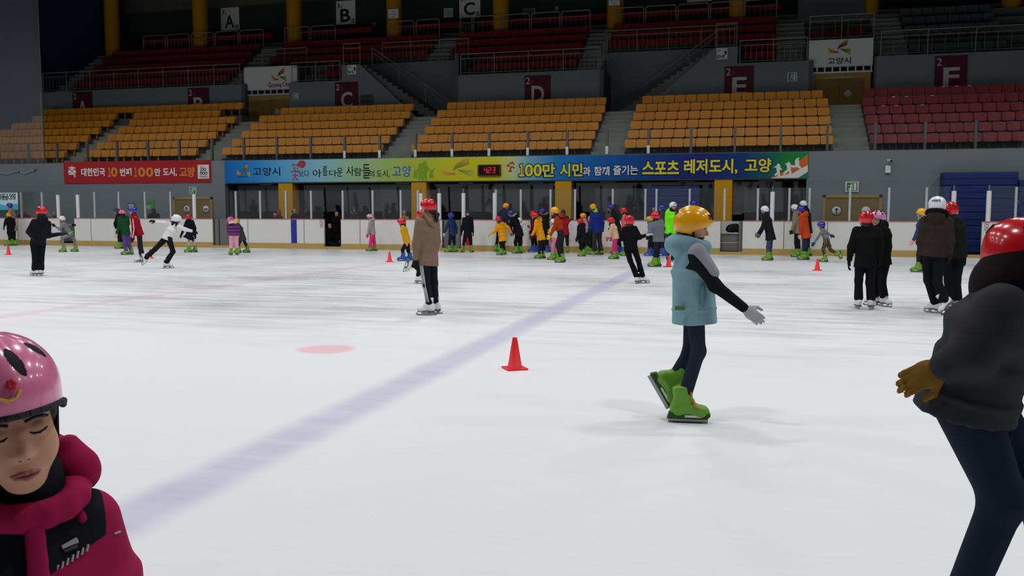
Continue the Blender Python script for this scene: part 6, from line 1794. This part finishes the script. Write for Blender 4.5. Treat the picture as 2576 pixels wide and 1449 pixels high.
# girl close to the camera
def near_girl():
    G0 = on_z(20, 1449)
    dirn = _n(ray(28, 1064)); dist = 1.60 / float(dirn @ _fw)
    hc = CAM + dirn * dist
    cdir = _n(np.array([dirn[0], dirn[1], 0])); R = np.cross(cdir, UP)
    G = np.array([hc[0], hc[1], 0]) + cdir * .02
    root = empty('person', G, 'girl in pink helmet and magenta ski jacket close by with eyes lowered', 'person')
    a = math.radians(7)
    F = -cdir * math.cos(a) + R * math.sin(a); L = np.cross(UP, F); U = UP.copy()
    r_ = math.radians(8)
    Lh, Uh = L * math.cos(r_) + U * math.sin(r_), U * math.cos(r_) - L * math.sin(r_)
    t_ = math.radians(6)
    Fh, Uh = F * math.cos(t_) - Uh * math.sin(t_), Uh * math.cos(t_) + F * math.sin(t_)
    c = hc - G
    AX = (Lh, Fh, Uh)
    P = lambda x, y, z: c + Lh * x + Fh * y + Uh * z
    nb = P(0, -.035, -.165)                                   # neck base
    hgt = G[2] + hc[2]
    hd = [ell(P(0, -.012, .03), (.066, .085, .085), AX, k=.03), ell(P(0, .012, -.045), (.056, .066, .07), AX, k=.04), ell(P(0, .045, -.098), (.026, .024, .018), AX, k=.035),
          ell(P(.034, .044, -.038), (.026, .026, .03), AX, k=.03), ell(P(-.034, .044, -.038), (.026, .026, .03), AX, k=.03),
          cone(P(0, .074, .0), P(0, .09, -.03), .008, .0115, k=.018), ell(P(.0115, .079, -.035), (.0078, .009, .007), AX, k=.008), ell(P(-.0115, .079, -.035), (.0078, .009, .007), AX, k=.008),
          ell(P(0, .066, -.07), (.024, .016, .014), AX, k=.014),
          ell(P(.031, .066, .003), (.016, .0115, .009), AX, k=.008), ell(P(-.031, .066, .003), (.016, .0115, .009), AX, k=.008),
          ell(P(.068, -.01, -.01), (.01, .018, .028), AX, k=.01), ell(P(-.068, -.01, -.01), (.01, .018, .028), AX, k=.01), cone(P(0, -.03, -.08), nb, .045, .05, k=.03)]
    sh = {s: nb + L * s * .1 - UP * .068 for s in (1, -1)}
    el = {s: sh[s] + L * s * .05 - UP * .2 - F * .01 for s in (1, -1)}
    wr = {s: el[s] - UP * .15 + F * .09 - L * s * .01 for s in (1, -1)}
    pel = nb - UP * .42
    body = list(hd)
    body += [loft(pel, nb - UP * .05, .1, .07, .11, .065, L, k=.05)]
    an = {s: np.array([pel[0], pel[1], 0.0]) + L * s * .09 + UP * .12 for s in (1, -1)}
    kn = {s: (pel + an[s]) / 2 + L * s * .05 + F * .02 for s in (1, -1)}
    for s in (1, -1):
        body += [cone(sh[s], el[s], .035, .03, k=.03), cone(el[s], wr[s], .03, .022, k=.02), cone(pel + L * s * .06, kn[s], .055, .04, k=.03), cone(kn[s], an[s], .04, .03, k=.02)]
    put('body', solid_mesh('body', body, .0055, M_SKIN), root)
    FM = frame(Fh, Uh, c)
    def bit(nm, pts, r, m, sc=None):
        put(nm, solid_mesh(nm, [cone(P(*a_), P(*b_), r, r * .8, k=r * .6) for a_, b_ in zip(pts[:-1], pts[1:])], max(.0012, r * .45), m), root)
    for s in (1, -1):
        bit('eyelash', [(s * .017, .0755, .0015), (s * .024, .0778, -.0025), (s * .033, .0775, -.0035), (s * .042, .074, -.001), (s * .047, .0705, .002)], .0019, M_EYE)
        bit('eyebrow', [(s * .015, .0785, .023), (s * .028, .0785, .027), (s * .042, .0735, .025), (s * .05, .068, .021)], .0032, M_HAIR)
    bit('upper_lip', [(-.021, .076, -.0715), (-.009, .0815, -.0685), (0, .0825, -.0695), (.009, .0815, -.0685), (.021, .076, -.0715)], .0044, M_LIP)
    bit('lower_lip', [(-.017, .0765, -.0755), (0, .081, -.0785), (.017, .0765, -.0755)], .0055, M_LIP)
    bit('lip_line', [(-.023, .0775, -.0725), (-.008, .0858, -.0725), (0, .0864, -.0732), (.008, .0858, -.0725), (.023, .0775, -.0725)], .0013, mat('dark_lip', (96, 48, 50), .6))
    for s in (1, -1): bit('nostril', [(s * .0055, .0885, -.0415), (s * .0095, .0855, -.041)], .0024, mat('nostril_shade', (84, 52, 46), .8))
    hr = [ell(P(0, -.03, .03), (.08, .076, .09), AX, k=.02), ell(P(0, -.05, -.05), (.07, .045, .07), AX, k=.03)]
    for s in (1, -1): hr += [cone(P(s * .068, .012, .03), P(s * .069, .0, -.05), .009, .005, k=.012), cone(P(s * .066, .035, .04), P(s * .072, .034, -.015), .0045, .002, k=.006)]
    put('hair', solid_mesh('hair', hr, .007, M_HAIR), root)
    # ridged cycling-style helmet
    rim = lambda ph: -.018 - .04 * (1 - max(0, math.sin(ph)) ** .6)
    hm = mat('pale_pink_helmet', (226, 124, 164), .25, .5, var=.03, coat=.5)
    HA, HB, HC = .09, .128, .098
    sh_ = dome(HA, HB, HC, .14, rim, hm, n=280, K=110, ridge=lambda ph, t: .022 * max(0, math.cos(5 * (ph - math.pi / 2))) * math.sin(math.pi * min(1, t * 1.1)))
    # vents are black painted on the uncut shell for their dark hollows
    kb = sh_._m(M_BLACK)
    for fi in range(len(sh_.f)):
        v = np.mean([sh_.v[q] for q in sh_.f[fi]], 0)
        ph = math.atan2(v[1] / HB, v[0] / HA); w_ = math.acos(max(-1, min(1, v[2] / (HC * 1.0))))
        for pc, w0, w1, hw in ((math.pi / 2 + .24, .48, 1.1, .17), (math.pi / 2 - .5, .7, 1.08, .15), (math.pi / 2 - 1.05, .55, 1.0, .13), (math.pi / 2 + 1.05, .55, 1.0, .13), (-.2, .6, 1.1, .13), (math.pi + .2, .6, 1.1, .13), (-1.0, .6, 1.1, .13), (-1.57, .6, 1.1, .13), (-2.14, .6, 1.1, .13)):
            dp = math.atan2(math.sin(ph - pc - .25 * (w_ - (w0 + w1) / 2)), math.cos(ph - pc - .25 * (w_ - (w0 + w1) / 2)))
            tt = (w_ - w0) / (w1 - w0)
            if 0 < tt < 1 and abs(dp) < hw * (math.sin(math.pi * tt) ** .45) * (1.15 - .5 * tt): sh_.mi[fi] = kb
    HMx = frame(Fh, Uh, P(0, -.004, .066))
    o = put('helmet', sh_.mesh('helmet'), root, mtx=HMx)
    def surf(w, ph, o_=0.0): return np.array([(HA + o_) * math.sin(w) * math.cos(ph), (HB + o_) * math.sin(w) * math.sin(ph), (HC + o_) * math.cos(w)])
    rimp = [np.array([HA * .985 * math.cos(p), HB * .985 * math.sin(p), rim(p) + .002]) for p in np.linspace(0, 2 * math.pi, 33)]
    MB().path(rimp, .0065, mat('dark_rim_foam', (46, 44, 50), .8), 8).build('rim_edge', o)
    stroke = [tuple(surf(w, math.pi / 2 + q, .0065)) for w, q in ((1.22, -.36), (1.36, -.26), (1.42, -.12), (1.4, .02), (1.28, .12))]
    MB().path(stroke, .0026, mat('gold_decal', (214, 176, 84), .5), 6).build('decal_curl', o)
    MB().path([tuple(surf(w, math.pi / 2 + q, .0065)) for w, q in ((1.12, -.02), (1.2, -.05), (1.24, -.0), (1.16, .05), (1.1, .0))], .005, mat('red_decal', (188, 40, 52), .5), 6).build('decal_flower', o)
    for s in (1, -1): MB().path([(s * .078, .0, -.05), (s * .064, .03, -.11), (s * .03, .05, -.17)], .004, M_BLACK, 6).build('chin_strap', o) if s < 5 else None
    # jacket
    mg, bk = cloth((158, 26, 74), 'magenta_shell', 8.0, .25), cloth((24, 26, 32), 'black_panel', 10.0, .25)
    b = 1.0
    pr = [loft(pel + UP * .02, nb - UP * .17, .17, .135, .168, .135, L, k=.05, cap=.2), loft(nb - UP * .17, nb - UP * .035, .168, .135, .075, .08, L, k=.06), loft(pel - UP * .12, pel, .175, .14, .17, .135, L, k=.03, cap=.06)]
    for s in (1, -1):
        pr += [cone(sh[s] + L * s * .0, el[s], .068, .062, k=.05), cone(el[s], wr[s], .06, .048, k=.03)]
    jm, nt, bs_ = new_mat('magenta_black_shell')
    Nn, Lk = nt.nodes.new, nt.links.new
    tc = Nn('ShaderNodeTexCoord')
    def mth(op, a_, b_):
        n_ = Nn('ShaderNodeMath'); n_.operation = op
        for q_, v_ in enumerate((a_, b_)):
            if isinstance(v_, float): n_.inputs[q_].default_value = v_
            else: Lk(v_, n_.inputs[q_])
        return n_.outputs[0]
    def along(v_):
        d_ = Nn('ShaderNodeVectorMath'); d_.operation = 'DOT_PRODUCT'
        d_.inputs[1].default_value = tuple(v_)
        Lk(tc.outputs['Object'], d_.inputs[0])
        return mth('SUBTRACT', d_.outputs['Value'], float(nb @ v_))
    x_, y_, z_ = mth('ABSOLUTE', along(L), 0.0), along(F), along(UP)
    mk = mth('GREATER_THAN', x_, mth('ADD', mth('MULTIPLY', z_, .8), .05))
    mk = mth('MULTIPLY', mk, mth('LESS_THAN', x_, mth('ADD', mth('MULTIPLY', z_, .05), .13)))
    mk = mth('MULTIPLY', mk, mth('GREATER_THAN', mth('ADD', z_, mth('MULTIPLY', x_, -.36)), -.122))
    mk = mth('MULTIPLY', mk, mth('GREATER_THAN', y_, -.06))
    lo = mth('MULTIPLY', mth('LESS_THAN', z_, -.215), mth('LESS_THAN', mth('ABSOLUTE', mth('SUBTRACT', x_, .0), 0.0), .03))
    cm = Nn('ShaderNodeMix'); cm.data_type = 'RGBA'
    Lk(mk, cm.inputs['Factor'])
    cm.inputs['A'].default_value, cm.inputs['B'].default_value = lin((158, 26, 74)), lin((24, 26, 32))
    Lk(cm.outputs['Result'], bs_.inputs['Base Color'])
    bs_.inputs['Roughness'].default_value = .85; bs_.inputs['Specular IOR Level'].default_value = .15
    nz = Nn('ShaderNodeTexNoise'); nz.inputs['Scale'].default_value = 9
    bp = Nn('ShaderNodeBump'); bp.inputs['Strength'].default_value = .3; bp.inputs['Distance'].default_value = .02
    Lk(tc.outputs['Object'], nz.inputs['Vector']); Lk(nz.outputs['Fac'], bp.inputs['Height']); Lk(bp.outputs['Normal'], bs_.inputs['Normal'])
    JV, JF, _q = solid(pr, .0055)
    put('jacket', mesh_np('jacket', JV, JF, [jm]), root)
    def onto(px, py):
        d_ = _n(ray(px, py)); v_ = JV + G - CAM; t_ = v_ @ d_
        r_ = np.linalg.norm(v_ - t_[:, None] * d_, axis=1)
        k_ = np.where(r_ < .008)[0]
        return JV[k_[np.argmin(t_[k_])]] if len(k_) else JV[np.argmin(r_)]
    # stand collar, hood and placket
    cl = []
    n = 14
    for i in range(n):
        q = []
        for j in (i, i + 1):
            w = 2 * math.pi * j / n
            q.append(nb + L * .088 * math.cos(w) + F * (.078 * math.sin(w) + .012) + UP * (.012 - .022 * math.sin(w)))
        cl.append(cone(q[0], q[1], .022, .022, k=.02))
    put('collar', solid_mesh('collar', cl, .006, mg), root)
    hd_ = [cone(nb + L * s * .1 - F * .01 + UP * .03, nb + L * s * .055 - F * .1 + UP * .05, .036, .04, k=.04) for s in (1, -1)] + [cone(nb + L * .055 - F * .1 + UP * .05, nb - L * .055 - F * .1 + UP * .05, .04, .04, k=.04)]
    hd_ += [cone(nb + L * s * .1 - F * .01 + UP * .055, nb + L * s * .085 - F * .03 + UP * .085, .024, .02, k=.03) for s in (1, -1)]
    put('hood', solid_mesh('hood', hd_, .0065, mg), root)
    put('inner_lining', solid_mesh('inner_lining', [cone(nb + UP * .0, nb + UP * .035, .07, .07, k=.01)], .007, bk), root)
    plk = [cone(nb + F * .105 - UP * .03, nb + F * .15 - UP * .2, .017, .02, k=.02, flat=(F, .5)), cone(nb + F * .15 - UP * .2, nb + F * .148 - UP * .4, .02, .02, k=.02, flat=(F, .5))]
    put('placket', solid_mesh('placket', plk, .005, mg), root)
    for s in (1,):
        a_ = onto(178, 1232); e_ = onto(211, 1296)
        put('zip_pull', solid_mesh('zip_pull', [cone(a_, e_, .0075, .009, k=.005)], .0035, mg), root)
    # embroidered mark and a line of stitching on the chest panel
    V = np.array([0, 0, 1.0])
    lm = mat('silver_thread', (168, 168, 170), .6)
    f = _n(F * .94 + L * .2 + UP * .25)
    M = frame(f, UP, onto(186, 1372) + F * .003)
    em = MB()
    em.tube((.014, .0, .004), (-.014, .0, .010), .004, .006, lm, 8)
    em.tube((.012, .002, -.004), (-.012, .002, .0), .003, .004, M_DKGREY, 8)
    eo = put('embroidered_mark', em.mesh('embroidered_mark'), root, mtx=M)
    ln = MB()
    for i in range(7): ln.tube((.03 - .0095 * i, .002, -.036 + .0036 * i), (.0255 - .0095 * i, .002, -.024 + .0036 * i), .0025, .0025, lm, 6)
    put('stitched_line', ln.mesh('stitched_line'), root, mtx=M)
    put('shoulder_mark', MB().tube((0, 0, 0), (.0, .004, .014), .0022, .0022, lm, 6).mesh('shoulder_mark'), root, mtx=frame(_n(F + L), _n(L * .9 - F * .5), onto(296, 1343) + F * .001))
    tr = [loft(pel - UP * .02, pel + UP * .1, .13, .105, .12, .1, L, k=.04)]
    for s in (1, -1): tr += [cone(pel + L * s * .07 - UP * .02, kn[s], .08, .065, k=.04), cone(kn[s], an[s], .065, .06, k=.03)]
    put('trousers', solid_mesh('trousers', tr, .012, cloth((36, 38, 48))), root)
    gm = mat('glove_30_30_36', (30, 30, 36), .85, .15, var=.1, scale=30, bump=.3)
    for s in (1, -1):
        d = _n(wr[s] - el[s]); X = _n(F - d * (F @ d)); Z = np.cross(X, d)
        put('glove', hand_mesh(gm, s), root, mtx=Matrix(((X[0], d[0], Z[0], wr[s][0]), (X[1], d[1], Z[1], wr[s][1]), (X[2], d[2], Z[2], wr[s][2]), (0, 0, 0, 1))))
        bo = None
        for nm, me in BOOTS['green']:
            if bo is None: bo = put('boot', me, root, mtx=frame(F, UP, an[s] - UP * an[s][2]) @ Matrix.Scale(.85, 4))
            else: put(nm, me, bo)
near_girl()

# dark skater rushing out of the picture
def rush_extra(root, J):
    Nk, sp, Ft, L, F = J['Nk'], J['sp'], J['Ft'], J['L'], J['F']
    put('scarf', solid_mesh('scarf', [cone(Nk - sp * .02, Nk + sp * .1 + Ft * .02,   .125, .11, k=.03)], .011, cloth((30, 25, 26))), root)
    sh, e, w = J['J'][-1]
    sh2, e2, w2 = J['J'][1]
    d = _n(w2 - e2)
    put('cuff', solid_mesh('cuff', [cone(w2 - d * .03, w2 + d * .02, .05, .048, k=.01)], .009, cloth((30, 30, 32))), root)
person('skater in red helmet, charcoal jacket and navy trousers rushing past', (2470, 1690), (2584, 625), (2556, 706), (2440, 985), face=78, hface=62, st=1.42, hel=('round', 'red'), jacket=(52, 53, 57), hem=(2425, 1040), flare=1.0, bulk=1.32, trousers=(32, 42, 58), tb=1.2, tflare=1.0, boot='green', glove=(126, 92, 34), hair='long', tilt=14,
       arms=[(1, (2560, 900, .0), (2600, 960, .0), (2540, 790)), (-1, (2445, 892, -.03), (2366, 926, -.03), (2520, 780))], legs=[(-1, (2525, 1255), ('g', 2395, 80)), (1, (2610, 1235), ('g', 2700, 80))], hs=1.0, h=.0095, extra=rush_extra)
